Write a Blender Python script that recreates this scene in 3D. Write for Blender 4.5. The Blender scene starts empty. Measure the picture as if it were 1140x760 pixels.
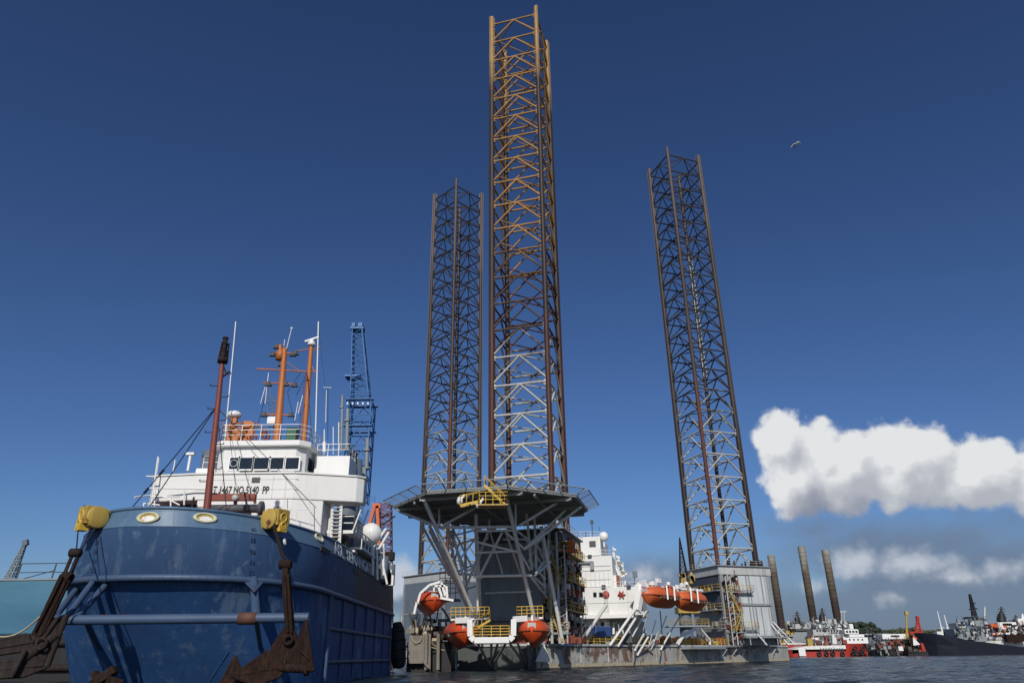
import bpy, math, random
from mathutils import Vector as V, Matrix
random.seed(7)
SC=bpy.context.scene; COL=SC.collection
R=math.radians; c,s=math.cos,math.sin
# ------------------------------------------------------------------ camera model (also used to measure real positions)
FP=795.; TH=math.atan(351/795.); RHO=R(.7); HC=1.5
CF=V((0,c(TH),s(TH))); _u=V((0,-s(TH),c(TH)))
CR=V((1,0,0))*c(RHO)-_u*s(RHO); CU=_u*c(RHO)+V((1,0,0))*s(RHO)
def ray(px,py): return CR*(px-570)+CU*(380-py)+CF*FP
def P(px,py,Y):
    d=ray(px,py); k=Y/d.y; return V((d.x*k,Y,HC+d.z*k))
def PZ(px,py,Z):
    d=ray(px,py); k=(Z-HC)/d.z; return V((d.x*k,d.y*k,Z))
def PL(px,py,p0,n):
    d=ray(px,py); o=V((0,0,HC)); k=(V(p0)-o).dot(V(n))/d.dot(V(n)); return o+d*k
# ------------------------------------------------------------------ mesh builder
class MB:
    def __init__(s_): s_.v=[]; s_.f=[]; s_.sm=[]; s_.m=[]; s_.cur=0
    def add(s_,vs,fs,sm=False):
        b=len(s_.v); s_.v+=[tuple(v) for v in vs]
        for f in fs: s_.f.append(tuple(b+i for i in f)); s_.sm.append(sm); s_.m.append(s_.cur)
        return s_
    def box(s_,x0,x1,y0,y1,z0,z1):
        return s_.obox(V(((x0+x1)/2,(y0+y1)/2,(z0+z1)/2)),V(((x1-x0)/2,0,0)),V((0,(y1-y0)/2,0)),V((0,0,(z1-z0)/2)))
    def obox(s_,o,a,b,d):
        o,a,b,d=V(o),V(a),V(b),V(d)
        vs=[o+a*i+b*j+d*k for k in(-1,1) for j in(-1,1) for i in(-1,1)]
        return s_.add(vs,[(0,2,3,1),(4,5,7,6),(0,1,5,4),(2,6,7,3),(0,4,6,2),(1,3,7,5)])
    def rbox(s_,x,y,z,sx,sy,sz,a=0):     # centred in x,y ; base z
        return s_.obox((x,y,z+sz/2),(sx/2*c(a),sx/2*s(a),0),(-sy/2*s(a),sy/2*c(a),0),(0,0,sz/2))
    def beam(s_,p,q,w,h=None):
        p,q=V(p),V(q); h=h or w; d=(q-p); L=d.length
        if L<1e-5: return s_
        d/=L; up=V((0,0,1)) if abs(d.z)<.95 else V((1,0,0)); a=d.cross(up).normalized(); b=a.cross(d)
        return s_.obox((p+q)/2,d*L/2,a*w/2,b*h/2)
    def tube(s_,p,q,r,n=8,r2=None,cap=True,sm=True):
        p,q=V(p),V(q); d=q-p; L=d.length
        if L<1e-5: return s_
        d/=L; up=V((0,0,1)) if abs(d.z)<.95 else V((1,0,0)); a=d.cross(up).normalized(); b=a.cross(d); r2=r if r2 is None else r2
        vs=[p+(a*c(t)+b*s(t))*r for t in [2*math.pi*i/n for i in range(n)]]+[q+(a*c(t)+b*s(t))*r2 for t in [2*math.pi*i/n for i in range(n)]]
        s_.add(vs,[(i,(i+1)%n,n+(i+1)%n,n+i) for i in range(n)],sm)
        if cap: s_.add(vs,[tuple(range(n))[::-1],tuple(range(n,2*n))])
        return s_
    def path(s_,pts,r,n=8):
        for i in range(len(pts)-1):
            s_.tube(pts[i],pts[i+1],r,n)
        return s_
    def prism(s_,poly,z0,z1):
        n=len(poly); vs=[(x,y,z0) for x,y in poly]+[(x,y,z1) for x,y in poly]
        return s_.add(vs,[(i,(i+1)%n,n+(i+1)%n,n+i) for i in range(n)]+[tuple(range(n))[::-1],tuple(range(n,2*n))])
    def lathe(s_,o,prof,n=16,ax=None):
        o=V(o); ax=V(ax or (0,0,1)).normalized(); up=V((0,0,1)) if abs(ax.z)<.95 else V((1,0,0)); a=ax.cross(up).normalized(); b=ax.cross(a)
        vs=[];k=len(prof)
        for r,z in prof:
            for i in range(n):
                t=2*math.pi*i/n; vs.append(o+ax*z+(a*c(t)+b*s(t))*r)
        s_.add(vs,[(j*n+i,j*n+(i+1)%n,(j+1)*n+(i+1)%n,(j+1)*n+i) for j in range(k-1) for i in range(n)],True)
        return s_
    def ball(s_,o,r,n=14,m=8,sc=(1,1,1)):
        o=V(o); vs=[]
        for j in range(m+1):
            ph=math.pi*j/m
            for i in range(n):
                t=2*math.pi*i/n; vs.append(o+V((r*s(ph)*c(t)*sc[0],r*s(ph)*s(t)*sc[1],r*c(ph)*sc[2])))
        return s_.add(vs,[(j*n+i,(j+1)*n+i,(j+1)*n+(i+1)%n,j*n+(i+1)%n) for j in range(m) for i in range(n)],True)
    def ring(s_,o,ax,R_,r,n=20,m=8,sx=1.,sy=1.):
        o=V(o); ax=V(ax).normalized(); up=V((0,0,1)) if abs(ax.z)<.95 else V((0,1,0)); a=up.cross(ax).normalized(); b=ax.cross(a); vs=[]
        for i in range(n):
            t=2*math.pi*i/n; e=a*c(t)*sx+b*s(t)*sy
            for j in range(m):
                q=2*math.pi*j/m; vs.append(o+e*(R_+r*c(q))+ax*r*s(q))
        return s_.add(vs,[(i*m+j,((i+1)%n)*m+j,((i+1)%n)*m+(j+1)%m,i*m+(j+1)%m) for i in range(n) for j in range(m)],True)
    def rail(s_,pts,h=1.05,nb=2,r=.035,sp=1.6,closed=False,n=5):
        pts=[V(p) for p in pts]+([V(pts[0])] if closed else [])
        for i in range(len(pts)-1):
            a,b=pts[i],pts[i+1]; L=(b-a).length; k=max(1,round(L/sp))
            for j in range(k+1):
                q=a.lerp(b,j/k); s_.tube(q,q+V((0,0,h)),r*1.15,n)
            for j in range(nb):
                z=V((0,0,h*(1-j/ (nb if nb>1 else 1)*(.95)))); s_.tube(a+z,b+z,r,n)
        return s_
    def stair(s_,p,q,w=.8,step=.28):
        p,q=V(p),V(q); d=q-p; side=V((d.y,-d.x,0)); side=(side.normalized() if side.length>.01 else V((1,0,0)))*w/2
        s_.beam(p+side,q+side,.06,.22).beam(p-side,q-side,.06,.22)
        k=max(2,int(abs(d.z)/step))
        for i in range(1,k): 
            m=p.lerp(q,i/k); s_.beam(m-side,m+side,.22,.04)
        for e in(side,-side):
            s_.tube(p+e+V((0,0,1)),q+e+V((0,0,1)),.035,5)
            for i in range(4): m=p.lerp(q,i/3)+e; s_.tube(m,m+V((0,0,1)),.035,5)
        return s_
def link(name,o,parent=None):
    COL.objects.link(o)
    if parent is not None:
        o.parent=parent
        if parent.type=='EMPTY' and parent.get('world_verts'): o.location=-parent.location
    return o
def obj(name,mb,mat,parent=None,label=None,bevel=0):
    me=bpy.data.meshes.new(name); me.from_pydata(mb.v,[],mb.f); me.polygons.foreach_set('use_smooth',mb.sm)
    mats=mat if isinstance(mat,(list,tuple)) else [mat]
    for m in mats: me.materials.append(m)
    if len(mats)>1: me.polygons.foreach_set('material_index',mb.m)
    me.update(); o=bpy.data.objects.new(name,me); link(name,o,parent)
    if label: o['label']=label
    if bevel:
        b=o.modifiers.new('bevel','BEVEL'); b.width=bevel; b.segments=2; b.limit_method='ANGLE'; b.angle_limit=R(40)
    return o
def tag(o,label,cat,group=None,kind=None):
    if label: o['label']=label
    if cat: o['category']=cat
    if group: o['group']=group
    if kind: o['kind']=kind
    return o
def thing(name,label,cat,loc=(0,0,0),rz=0,group=None,world=True):
    o=bpy.data.objects.new(name,None); COL.objects.link(o); o.location=loc; o.rotation_euler=(0,0,rz); o.empty_display_size=.5
    if world and rz==0: o['world_verts']=1
    return tag(o,label,cat,group)
def dup(root,loc,rz,label,group=None):
    r=root.copy(); COL.objects.link(r); r.location=loc; r.rotation_euler=(0,0,rz); r['label']=label
    if group: r['group']=group
    for ch in list(root.children):
        q=ch.copy(); COL.objects.link(q); q.parent=r
        for g in list(ch.children):
            w=g.copy(); COL.objects.link(w); w.parent=q
    return r
def text(name,body,size,mat,origin,xdir,ydir,parent=None,extrude=.01,sx=1,align='LEFT',off=0):
    cu=bpy.data.curves.new(name,'FONT'); cu.body=body; cu.size=size; cu.extrude=extrude; cu.align_x=align; cu.offset=off; cu.materials.append(mat)
    o=bpy.data.objects.new(name,cu); COL.objects.link(o)
    x=V(xdir).normalized(); z=x.cross(V(ydir)).normalized(); y=z.cross(x)
    M=Matrix((x*sx,y,z)).transposed().to_4x4(); M.translation=V(origin)
    if parent is not None:
        o.parent=parent
        base=parent
        off_=V((0,0,0))
        while base is not None: off_+=base.location; base=base.parent
        M.translation=V(origin)-off_
    me=bpy.data.meshes.new_from_object(o); bpy.data.objects.remove(o); o=bpy.data.objects.new(name,me); COL.objects.link(o)
    if parent is not None: o.parent=parent
    o.matrix_local=M
    return o
# ------------------------------------------------------------------ materials
def L(h):  # sRGB 0-255 -> linear
    return tuple(((x/255)/12.92 if x/255<=.04045 else ((x/255+.055)/1.055)**2.4) for x in h)
class NT:
    def __init__(s_,nt): s_.nt=nt
    def n(s_,t,**k):
        o=s_.nt.nodes.new(t)
        for a,b in k.items():
            if a.startswith('i_'):
                key=a[2:]; key=int(key) if key.isdigit() else key
                o.inputs[key].default_value=b
            else: setattr(o,a,b)
        return o
    def l(s_,a,b): s_.nt.links.new(a,b)
    def math(s_,op,a,b=None,clamp=False,c_=None):
        o=s_.nt.nodes.new('ShaderNodeMath'); o.operation=op; o.use_clamp=clamp
        for i,x in enumerate((a,b,c_)):
            if x is None: continue
            if isinstance(x,(int,float)): o.inputs[i].default_value=x
            else: s_.l(x,o.inputs[i])
        return o.outputs[0]
    def mix(s_,f,a,b,bt='MIX'):
        o=s_.nt.nodes.new('ShaderNodeMix'); o.data_type='RGBA'; o.blend_type=bt
        for i,x in ((0,f),(6,a),(7,b)):
            if isinstance(x,(int,float)): o.inputs[i].default_value=x
            elif isinstance(x,tuple): o.inputs[i].default_value=(*x[:3],1)
            else: s_.l(x,o.inputs[i])
        return o.outputs[2]
    def ramp(s_,f,pts,interp='LINEAR'):
        o=s_.nt.nodes.new('ShaderNodeValToRGB'); o.color_ramp.interpolation=interp
        el=o.color_ramp.elements
        while len(el)<len(pts): el.new(.5)
        for e,(p,col) in zip(el,pts): e.position=p; e.color=(*col,1) if isinstance(col,tuple) else (col,col,col,1)
        s_.l(f,o.inputs[0]); return o.outputs[0]
    def noise(s_,vec,scale,detail=4,rough=.55,dist=0,sc=None):
        if sc:
            m=s_.nt.nodes.new('ShaderNodeVectorMath'); m.operation='MULTIPLY'; s_.l(vec,m.inputs[0]); m.inputs[1].default_value=sc; vec=m.outputs[0]
        o=s_.nt.nodes.new('ShaderNodeTexNoise'); o.inputs['Scale'].default_value=scale; o.inputs['Detail'].default_value=detail; o.inputs['Roughness'].default_value=rough; o.inputs['Distortion'].default_value=dist
        s_.l(vec,o.inputs['Vector']); return o.outputs[0]
def newmat(name):
    m=bpy.data.materials.new(name); m.use_nodes=True; nt=NT(m.node_tree); b=m.node_tree.nodes['Principled BSDF']; return m,nt,b
RUST=(.11,.035,.014)
def paint(name,col,rough=.5,rust=.0,rustcol=RUST,streak=.3,var=.25,scale=1.,dirt=.0,dirtcol=(.06,.05,.04),metal=0,bump=.15,fn=None,spec=.4,rs=1.):
    """weathered paint: large patches, vertical streaks, rust spots with streaks"""
    m,nt,b=newmat(name)
    pos=nt.n('ShaderNodeNewGeometry').outputs['Position']
    base=tuple(col)
    if fn: base=fn(nt,pos)
    n1=nt.noise(pos,.45*scale,5,.6)
    dk=nt.math('MULTIPLY_ADD',n1,var*2,c_=1-var)          # ~1±var
    comb=nt.n('ShaderNodeCombineColor'); 
    for i in range(3): nt.l(dk,comb.inputs[i])
    cc=nt.mix(1.,base,comb.outputs[0],'MULTIPLY')
    if streak:
        n2=nt.noise(pos,1.,4,.6,sc=(2.6*scale,2.6*scale,.22*scale))
        f=nt.ramp(n2,[(.48,0.),(.75,1.)])
        f=nt.math('MULTIPLY',f,streak)
        cc=nt.mix(f,cc,dirtcol)
    if dirt:
        n4=nt.noise(pos,1.3*scale,6,.7)
        f=nt.math('MULTIPLY',nt.ramp(n4,[(.5,0.),(.68,1.)]),dirt); cc=nt.mix(f,cc,dirtcol)
    if rust:
        n3=nt.noise(pos,.9*scale*rs,7,.68,.4); n5=nt.noise(pos,1.,5,.65,sc=(3.5*scale*rs,3.5*scale*rs,.4*scale*rs))
        t=.72-.34*rust
        a=nt.ramp(n3,[(t,0.),(t+.07,1.)]); q=nt.ramp(n5,[(t+.02,0.),(t+.12,1.)])
        f=nt.math('MAXIMUM',a,q); 
        n6=nt.noise(pos,6*scale,3,.6); rc=nt.mix(n6,tuple(x*.55 for x in rustcol),tuple(min(1,x*1.7) for x in rustcol))
        cc=nt.mix(f,cc,rc)
        nt.l(nt.math('MULTIPLY_ADD',f,.35,c_=rough),b.inputs['Roughness'])
    else: b.inputs['Roughness'].default_value=rough
    nt.l(cc,b.inputs['Base Color']); b.inputs['Metallic'].default_value=metal; b.inputs['Specular IOR Level'].default_value=spec
    if bump:
        bp=nt.n('ShaderNodeBump'); bp.inputs['Strength'].default_value=bump; bp.inputs['Distance'].default_value=.06
        nt.l(nt.noise(pos,1.6*scale,5,.6),bp.inputs['Height']); nt.l(bp.outputs[0],b.inputs['Normal'])
    return m
def leg_mat(name,hi,mid,lo,z1,z2,wob=9,rust=.35):
    """paint bands left on the leg at different heights"""
    def fn(nt,pos):
        sx=nt.n('ShaderNodeSeparateXYZ'); nt.l(pos,sx.inputs[0])
        z=nt.math('ADD',sx.outputs[2],nt.math('MULTIPLY',nt.math('SUBTRACT',nt.noise(pos,.22,4,.7),.5),wob*3))
        a=nt.math('DIVIDE',nt.math('SUBTRACT',z,z1),9.,True); b_=nt.math('DIVIDE',nt.math('SUBTRACT',z,z2),8.,True)
        x=nt.mix(a,lo,mid); return nt.mix(b_,x,hi)
    return paint(name,lo,.6,rust=rust,rustcol=(.20,.07,.02) if 'ochre' in name else RUST,streak=.25,var=.3,fn=fn,bump=.1,rs=.7)
M={}
M['hull_up']=None
WHITE=(.68,.68,.655)
M['white']=paint('white_paint',WHITE,.45,rust=.12,streak=.16,var=.07,scale=.8,dirtcol=(.36,.33,.28))
M['white_clean']=paint('white_clean_paint',(.73,.73,.71),.4,streak=.06,var=.05)
M['white_rusty']=paint('white_rusty_paint',(.7,.69,.65),.5,rust=.36,streak=.4,var=.12,dirtcol=(.3,.27,.22))
M['panel_white']=paint('block_cladding_white',(.47,.50,.51),.5,rust=.2,streak=.6,var=.2,scale=.5,dirtcol=(.30,.31,.31))
M['grey']=paint('grey_paint',(.24,.26,.27),.55,rust=.15,streak=.35,var=.2)
M['grey_light']=paint('light_grey_paint',(.42,.43,.42),.55,rust=.2,streak=.4,var=.15)
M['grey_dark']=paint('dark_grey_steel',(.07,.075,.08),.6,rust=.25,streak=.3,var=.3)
M['grey_strut']=paint('truss_grey_paint',(.62,.63,.60),.5,rust=.0,streak=.08,var=.15)
M['under']=paint('helideck_underside',(.26,.28,.26),.6,rust=.10,streak=.1,var=.25)
M['bluegrey']=paint('blue_grey_paint',(.12,.15,.185),.55,rust=.15,streak=.3,var=.2)
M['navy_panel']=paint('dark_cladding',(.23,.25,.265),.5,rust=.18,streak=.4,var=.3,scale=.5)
M['yellow']=paint('yellow_safety_paint',(.56,.36,.045),.5,rust=.3,streak=.3,var=.2)
M['rim']=paint('fairlead_rim',(.50,.48,.32),.6,rust=.25,streak=.2)
M['yellow_dirty']=paint('dirty_yellow_paint',(.42,.29,.06),.5,rust=.42,streak=.4,var=.3,rs=2)
M['orange']=paint('lifeboat_orange',(.56,.07,.016),.4,streak=.18,var=.12,dirt=.2,scale=1.5,dirtcol=(.3,.08,.03))
M['orange_old']=paint('faded_orange',(.56,.11,.03),.5,streak=.3,var=.15,dirt=.2,scale=1.5,dirtcol=(.25,.1,.05))
M['orange_mast']=paint('mast_orange',(.42,.13,.03),.5,rust=.25,streak=.35,var=.2)
M['red_mast']=paint('mast_red_oxide',(.19,.045,.028),.55,rust=.3,streak=.4,var=.25)
M['red']=paint('red_hull_paint',(.36,.03,.02),.5,rust=.12,streak=.2,var=.15)
M['redbrown']=paint('red_oxide',(.22,.05,.03),.6,rust=.3,streak=.3,var=.25)
M['rust']=paint('rusted_steel',(.017,.008,.006),.9,rust=.42,rustcol=(.04,.015,.008),streak=.4,var=.5,bump=1.,scale=2.5,spec=.2)
M['rust_dark']=paint('dark_rusted_steel',(.014,.008,.007),.85,rust=.35,rustcol=(.028,.011,.007),streak=.4,var=.45,bump=.6,scale=2)
M['black']=paint('black_steel',(.012,.012,.014),.6,streak=.1,var=.3)
M['rubber']=paint('black_rubber',(.022,.02,.018),.8,streak=.3,var=.4,bump=.6,scale=2)
M['blue_crane']=paint('blue_crane_paint',(.05,.16,.38),.5,rust=.1,streak=.2,var=.2)
M['green']=paint('green_paint',(.02,.10,.05),.5,streak=.2,var=.2)
M['rope']=paint('rope_fibre',(.42,.36,.24),.9,streak=.2,var=.3,scale=5)
M['wire']=paint('wire_rope',(.015,.018,.03),.6,streak=0,var=.2)
M['rust_patch']=paint('rusty_patch',(.10,.045,.03),.7,rust=.4,streak=.4,var=.3)
M['shaded_side']=paint('shade_toned_cladding',(.045,.055,.075),.5,streak=.3,var=.25)  # left face's shade put into the colour; the sun lights it otherwise
M['canvas']=paint('grey_canvas',(.20,.18,.155),.9,streak=.5,var=.35,scale=1.6,bump=.7,dirtcol=(.07,.06,.05))
M['tarp']=paint('blue_tarpaulin',(.03,.07,.19),.7,streak=.2,var=.3,bump=.5,scale=2)
M['concrete']=paint('pile_steel_scaled',(.30,.27,.22),.8,rust=.35,streak=.4,var=.3)
M['greyship']=paint('haze_grey_paint',(.22,.25,.26),.55,streak=.25,var=.2)
M['navy']=paint('navy_hull',(.008,.011,.02),.6,rust=.05,streak=.2,var=.3,dirtcol=(.015,.015,.018),spec=.2)
M['letter']=paint('white_lettering',(.62,.66,.68),.5,streak=.15,var=.1)
M['letter_dark']=paint('black_lettering',(.02,.02,.02),.5,streak=0,var=.1)
M['letter_mark']=paint('draught_mark_paint',(.018,.03,.065),.5,streak=.2,var=.2)
def glass():
    m,nt,b=newmat('dark_window_glass'); b.inputs['Base Color'].default_value=(.008,.012,.016,1); b.inputs['Roughness'].default_value=.06; b.inputs['Specular IOR Level'].default_value=.6
    return m
M['glass']=glass()
def blue_fn(top):
    def fn(nt,pos):
        sx=nt.n('ShaderNodeSeparateXYZ'); nt.l(pos,sx.inputs[0])
        sz=nt.math('DIVIDE',nt.math('SUBTRACT',sx.outputs[2],5.0),1.,True)
        col=nt.mix(sz,(.026,.08,.215),(.038,.082,.175)) if not top else (.075,.14,.225)
        n=nt.noise(pos,.35,6,.65,.5); scr=nt.ramp(n,[(.60,0.),(.635,1.)])
        x=nt.mix(nt.math('MULTIPLY',scr,.45),col,(.18,.27,.38))
        sc2=nt.ramp(nt.noise(pos,1.,6,.7,sc=(1.3,1.3,.3)),[(.54,0.),(.64,1.)]); x=nt.mix(nt.math('MULTIPLY',sc2,.34),x,(.16,.22,.30))
        sc3=nt.ramp(nt.noise(pos,1.,4,.6,sc=(4,4,.5)),[(.66,0.),(.70,1.)]); x=nt.mix(nt.math('MULTIPLY',sc3,.3),x,(.07,.04,.03))
        gy=nt.math('DIVIDE',nt.math('SUBTRACT',nt.math('ADD',sx.outputs[1],nt.math('MULTIPLY',nt.noise(pos,.5,3),2.)),61.),1.2,True)
        gz=nt.math('DIVIDE',nt.math('SUBTRACT',sx.outputs[2],5.6),.3,True)
        return nt.mix(nt.math('MULTIPLY',gy,gz),x,(.06,.068,.08))
    return fn
def seam_bump(m):
    nt=NT(m.node_tree); bs=m.node_tree.nodes['Principled BSDF']; old=bs.inputs['Normal'].links[0].from_node
    pos=nt.n('ShaderNodeNewGeometry').outputs['Position']; sx=nt.n('ShaderNodeSeparateXYZ'); nt.l(pos,sx.inputs[0])
    def fr(v,per,w_): f=nt.math('ABSOLUTE',nt.math('SUBTRACT',nt.math('FRACT',nt.math('DIVIDE',v,per)),.5)); return nt.math('DIVIDE',nt.math('SUBTRACT',f,.5-w_),w_,True)
    hz=fr(sx.outputs[2],1.85,.012); hx=fr(nt.math('ADD',sx.outputs[0],nt.math('MULTIPLY',sx.outputs[1],.7)),3.1,.008)
    dent=nt.math('SINE',nt.math('MULTIPLY',nt.math('ADD',sx.outputs[0],nt.math('MULTIPLY',sx.outputs[1],.8)),9.))
    h=nt.math('ADD',nt.math('MAXIMUM',hz,hx),nt.math('MULTIPLY',dent,.22))
    bp=nt.n('ShaderNodeBump'); bp.inputs['Strength'].default_value=.22; bp.inputs['Distance'].default_value=.03; nt.l(h,bp.inputs['Height']); nt.l(old.outputs[0],bp.inputs['Normal']); nt.l(bp.outputs[0],bs.inputs['Normal'])
M['hull_blue']=paint('ship_blue_paint',(.05,.12,.27),.62,spec=.22,rust=.16,streak=.38,var=.24,fn=blue_fn(False),dirtcol=(.025,.05,.11),scale=.6,bump=.4)
seam_bump(M['hull_blue'])
M['hull_strip']=paint('ship_blue_bulwark_paint',(.1,.2,.34),.45,rust=.10,streak=.2,var=.12,fn=blue_fn(True),dirtcol=(.05,.1,.18),scale=.6)
M['hull_pipe']=paint('ship_blue_pipe_paint',(.048,.085,.155),.5,rust=.34,streak=.2,var=.25,rs=1.6)
seam_bump(M['hull_strip'])
def cyan_fn(nt,pos):
    return nt.mix(nt.ramp(nt.noise(pos,.2,4,.6,sc=(.4,1,1.5)),[(.35,0.),(.65,1.)]),(.038,.125,.195),(.06,.175,.25))
M['cyan']=paint('pale_blue_hull_paint',(.08,.3,.4),.5,streak=.15,var=.1,fn=cyan_fn,dirtcol=(.05,.12,.16))
def righull_fn(nt,pos):
    sx=nt.n('ShaderNodeSeparateXYZ'); nt.l(pos,sx.inputs[0])
    z=sx.outputs[2]
    st=nt.noise(pos,1.,5,.65,sc=(.55,.55,.09)); mk=nt.ramp(st,[(.50,0.),(.60,1.)])
    x=nt.mix(nt.math('MULTIPLY',mk,.8),(.36,.37,.35),(.17,.06,.025))
    pt=nt.ramp(nt.noise(pos,.16,6,.6),[(.45,0.),(.6,1.)]); x=nt.mix(nt.math('MULTIPLY',pt,.6),x,(.47,.43,.34))
    by=nt.math('MULTIPLY',nt.math('DIVIDE',nt.math('SUBTRACT',sx.outputs[1],98.),3.,True),nt.math('DIVIDE',nt.math('SUBTRACT',121.,sx.outputs[1]),4.,True))
    up_=nt.math('DIVIDE',nt.math('SUBTRACT',z,.9),1.8,True); nb=nt.ramp(nt.math('ADD',nt.noise(pos,.7,6,.7),nt.math('MULTIPLY',up_,.16)),[(.56,0.),(.62,1.)])
    x=nt.mix(nt.math('MULTIPLY',nt.math('MULTIPLY',nb,by),.85),x,(.12,.06,.04))
    edge=nt.math('DIVIDE',nt.math('SUBTRACT',nt.math('ADD',.62,nt.math('MULTIPLY',nt.noise(pos,2.,3),.12)),z),.12,True)
    x=nt.mix(edge,x,(.44,.38,.27))
    gr=nt.math('DIVIDE',nt.math('SUBTRACT',.26,z),.12,True)
    return nt.mix(gr,x,(.05,.045,.03))
M['righull']=paint('rig_hull_paint',(.4,.4,.38),.6,rust=.42,streak=.4,var=.16,fn=righull_fn,dirtcol=(.16,.15,.13))
M['righull_dark']=paint('rig_hull_darker_bow',(.075,.085,.085),.6,rust=.12,streak=.3,var=.25)  # darker tone for the front and front-left faces of the hull
M['legA']=leg_mat('leg_paint_ochre',(.38,.205,.06),(.07,.036,.024),(.42,.42,.39),40,60,12,.34)
M['legAc']=leg_mat('leg_chord_ochre',(.33,.20,.075),(.032,.02,.018),(.06,.022,.015),46,97,6,.08)
M['legBC']=leg_mat('leg_paint_dark',(.04,.035,.037),(.045,.04,.04),(.38,.38,.35),44,85,14,.12)
M['legBCc']=leg_mat('leg_chord_dark',(.085,.062,.06),(.04,.03,.03),(.025,.016,.016),44,90,6,.05)
M['legBCn']=leg_mat('leg_chord_rusty',(.085,.062,.06),(.055,.035,.03),(.10,.03,.018),50,90,6,.06)
M['legwhite']=paint('leg_pale_pipe',(.5,.52,.5),.6,streak=.2)

# ------------------------------------------------------------------ world: sky and clouds
SUN_EL=R(34); SUN_AZ=R(-3)     # sun behind the camera, slightly to its right
w=bpy.data.worlds.new('World'); SC.world=w; w.use_nodes=True
W=NT(w.node_tree); W.nt.nodes.clear()
out=W.n('ShaderNodeOutputWorld'); bg=W.n('ShaderNodeBackground'); W.l(bg.outputs[0],out.inputs[0])
sky=W.n('ShaderNodeTexSky',sky_type='NISHITA'); sky.sun_disc=False; sky.sun_elevation=SUN_EL
# NISHITA: rotation 0 = +Y, positive turns clockwise seen from above; sun at azimuth (0,-1) turned towards +X
sky.sun_rotation=math.pi-SUN_AZ; sky.altitude=0; sky.air_density=1.0; sky.dust_density=.9; sky.ozone_density=3.0
bg.inputs['Strength'].default_value=.062
tc=W.n('ShaderNodeTexCoord').outputs['Generated']
sp=W.n('ShaderNodeSeparateXYZ'); W.l(tc,sp.inputs[0])
az=W.math('MULTIPLY',W.math('ARCTAN2',sp.outputs[0],sp.outputs[1]),180/math.pi)
el=W.math('MULTIPLY',W.math('ARCSINE',sp.outputs[2]),180/math.pi)
cv=W.n('ShaderNodeCombineXYZ'); W.l(az,cv.inputs[0]); W.l(el,cv.inputs[1])
def azel(px,py):
    d=ray(px,py).normalized(); return math.degrees(math.atan2(d.x,d.y)),math.degrees(math.asin(d.z))
def cloud_group(name,ells,nscale,amp,seed):
    """density of cumulus clumps: union of ellipses (in degrees of the sky) broken up with fractal noise"""
    g=bpy.data.node_groups.new(name,'ShaderNodeTree')
    g.interface.new_socket('V',in_out='INPUT',socket_type='NodeSocketVector'); g.interface.new_socket('D',in_out='OUTPUT',socket_type='NodeSocketFloat')
    G=NT(g); gi=g.nodes.new('NodeGroupInput'); go=g.nodes.new('NodeGroupOutput')
    sp=G.n('ShaderNodeSeparateXYZ'); G.l(gi.outputs[0],sp.inputs[0]); tot=None
    for (px,py,rx,ry) in ells:
        a0,e0=azel(px,py); a1,_=azel(px+rx,py); _,e1=azel(px,py-ry)
        ra=abs(a1-a0); re=abs(e1-e0)
        dx=G.math('DIVIDE',G.math('SUBTRACT',sp.outputs[0],a0),ra); dy=G.math('DIVIDE',G.math('SUBTRACT',sp.outputs[1],e0),re)
        r2=G.math('SQRT',G.math('ADD',G.math('MULTIPLY',dx,dx),G.math('MULTIPLY',dy,dy)))
        v=G.math('MULTIPLY',G.math('SUBTRACT',1.0,r2),min(ra,re)*.85)
        tot=v if tot is None else G.math('SMOOTH_MAX',tot,v,c_=.25)
    ad=G.n('ShaderNodeVectorMath',operation='ADD'); G.l(gi.outputs[0],ad.inputs[0]); ad.inputs[1].default_value=(seed,seed*.7,seed*1.3)
    n=G.noise(ad.outputs[0],nscale,7,.60)
    vo=G.n('ShaderNodeTexVoronoi',feature='F1'); vo.inputs['Scale'].default_value=nscale*1.9; vo.inputs['Detail'].default_value=1; G.l(ad.outputs[0],vo.inputs['Vector'])
    nn=G.math('ADD',G.math('MULTIPLY',G.math('SUBTRACT',n,.5),amp),G.math('MULTIPLY',G.math('SUBTRACT',.42,vo.outputs['Distance']),amp*.30))
    G.l(G.math('ADD',tot,nn),go.inputs[0]); return g
def call(g,vec,off=None):
    o=W.n('ShaderNodeGroup'); o.node_tree=g
    if off:
        a=W.n('ShaderNodeVectorMath',operation='ADD'); W.l(vec,a.inputs[0]); a.inputs[1].default_value=off; vec=a.outputs[0]
    W.l(vec,o.inputs[0]); return o.outputs[0]
g1=cloud_group('cumulus',[(870,494,42,42),(888,534,50,58),(912,500,50,42),(938,522,70,56),(1005,518,90,58),(1085,526,90,50),(1165,542,76,46),(1137,480,14,9)],.34,2.2,3.1)
g2=cloud_group('cumulus_low',[(952,626,40,26),(1010,628,74,24),(1062,642,70,20),(1118,634,54,18),(988,664,36,16),(440,652,44,40),(715,640,40,16),(905,655,20,16)],.55,1.3,9.7)
g3=cloud_group('grey_bank',[(905,590,80,22),(1000,612,230,44),(1100,650,300,70),(960,690,330,60),(730,650,110,40),(690,690,220,40)],.22,1.8,5.2)
skyc=W.mix(1.,sky.outputs[0],(.72,.84,1.04),'MULTIPLY')
gm=W.n('ShaderNodeGamma'); W.l(skyc,gm.inputs[0]); gm.inputs[1].default_value=1.2; skyc=W.mix(1.,gm.outputs[0],(.82,.82,.82),'MULTIPLY')
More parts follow.
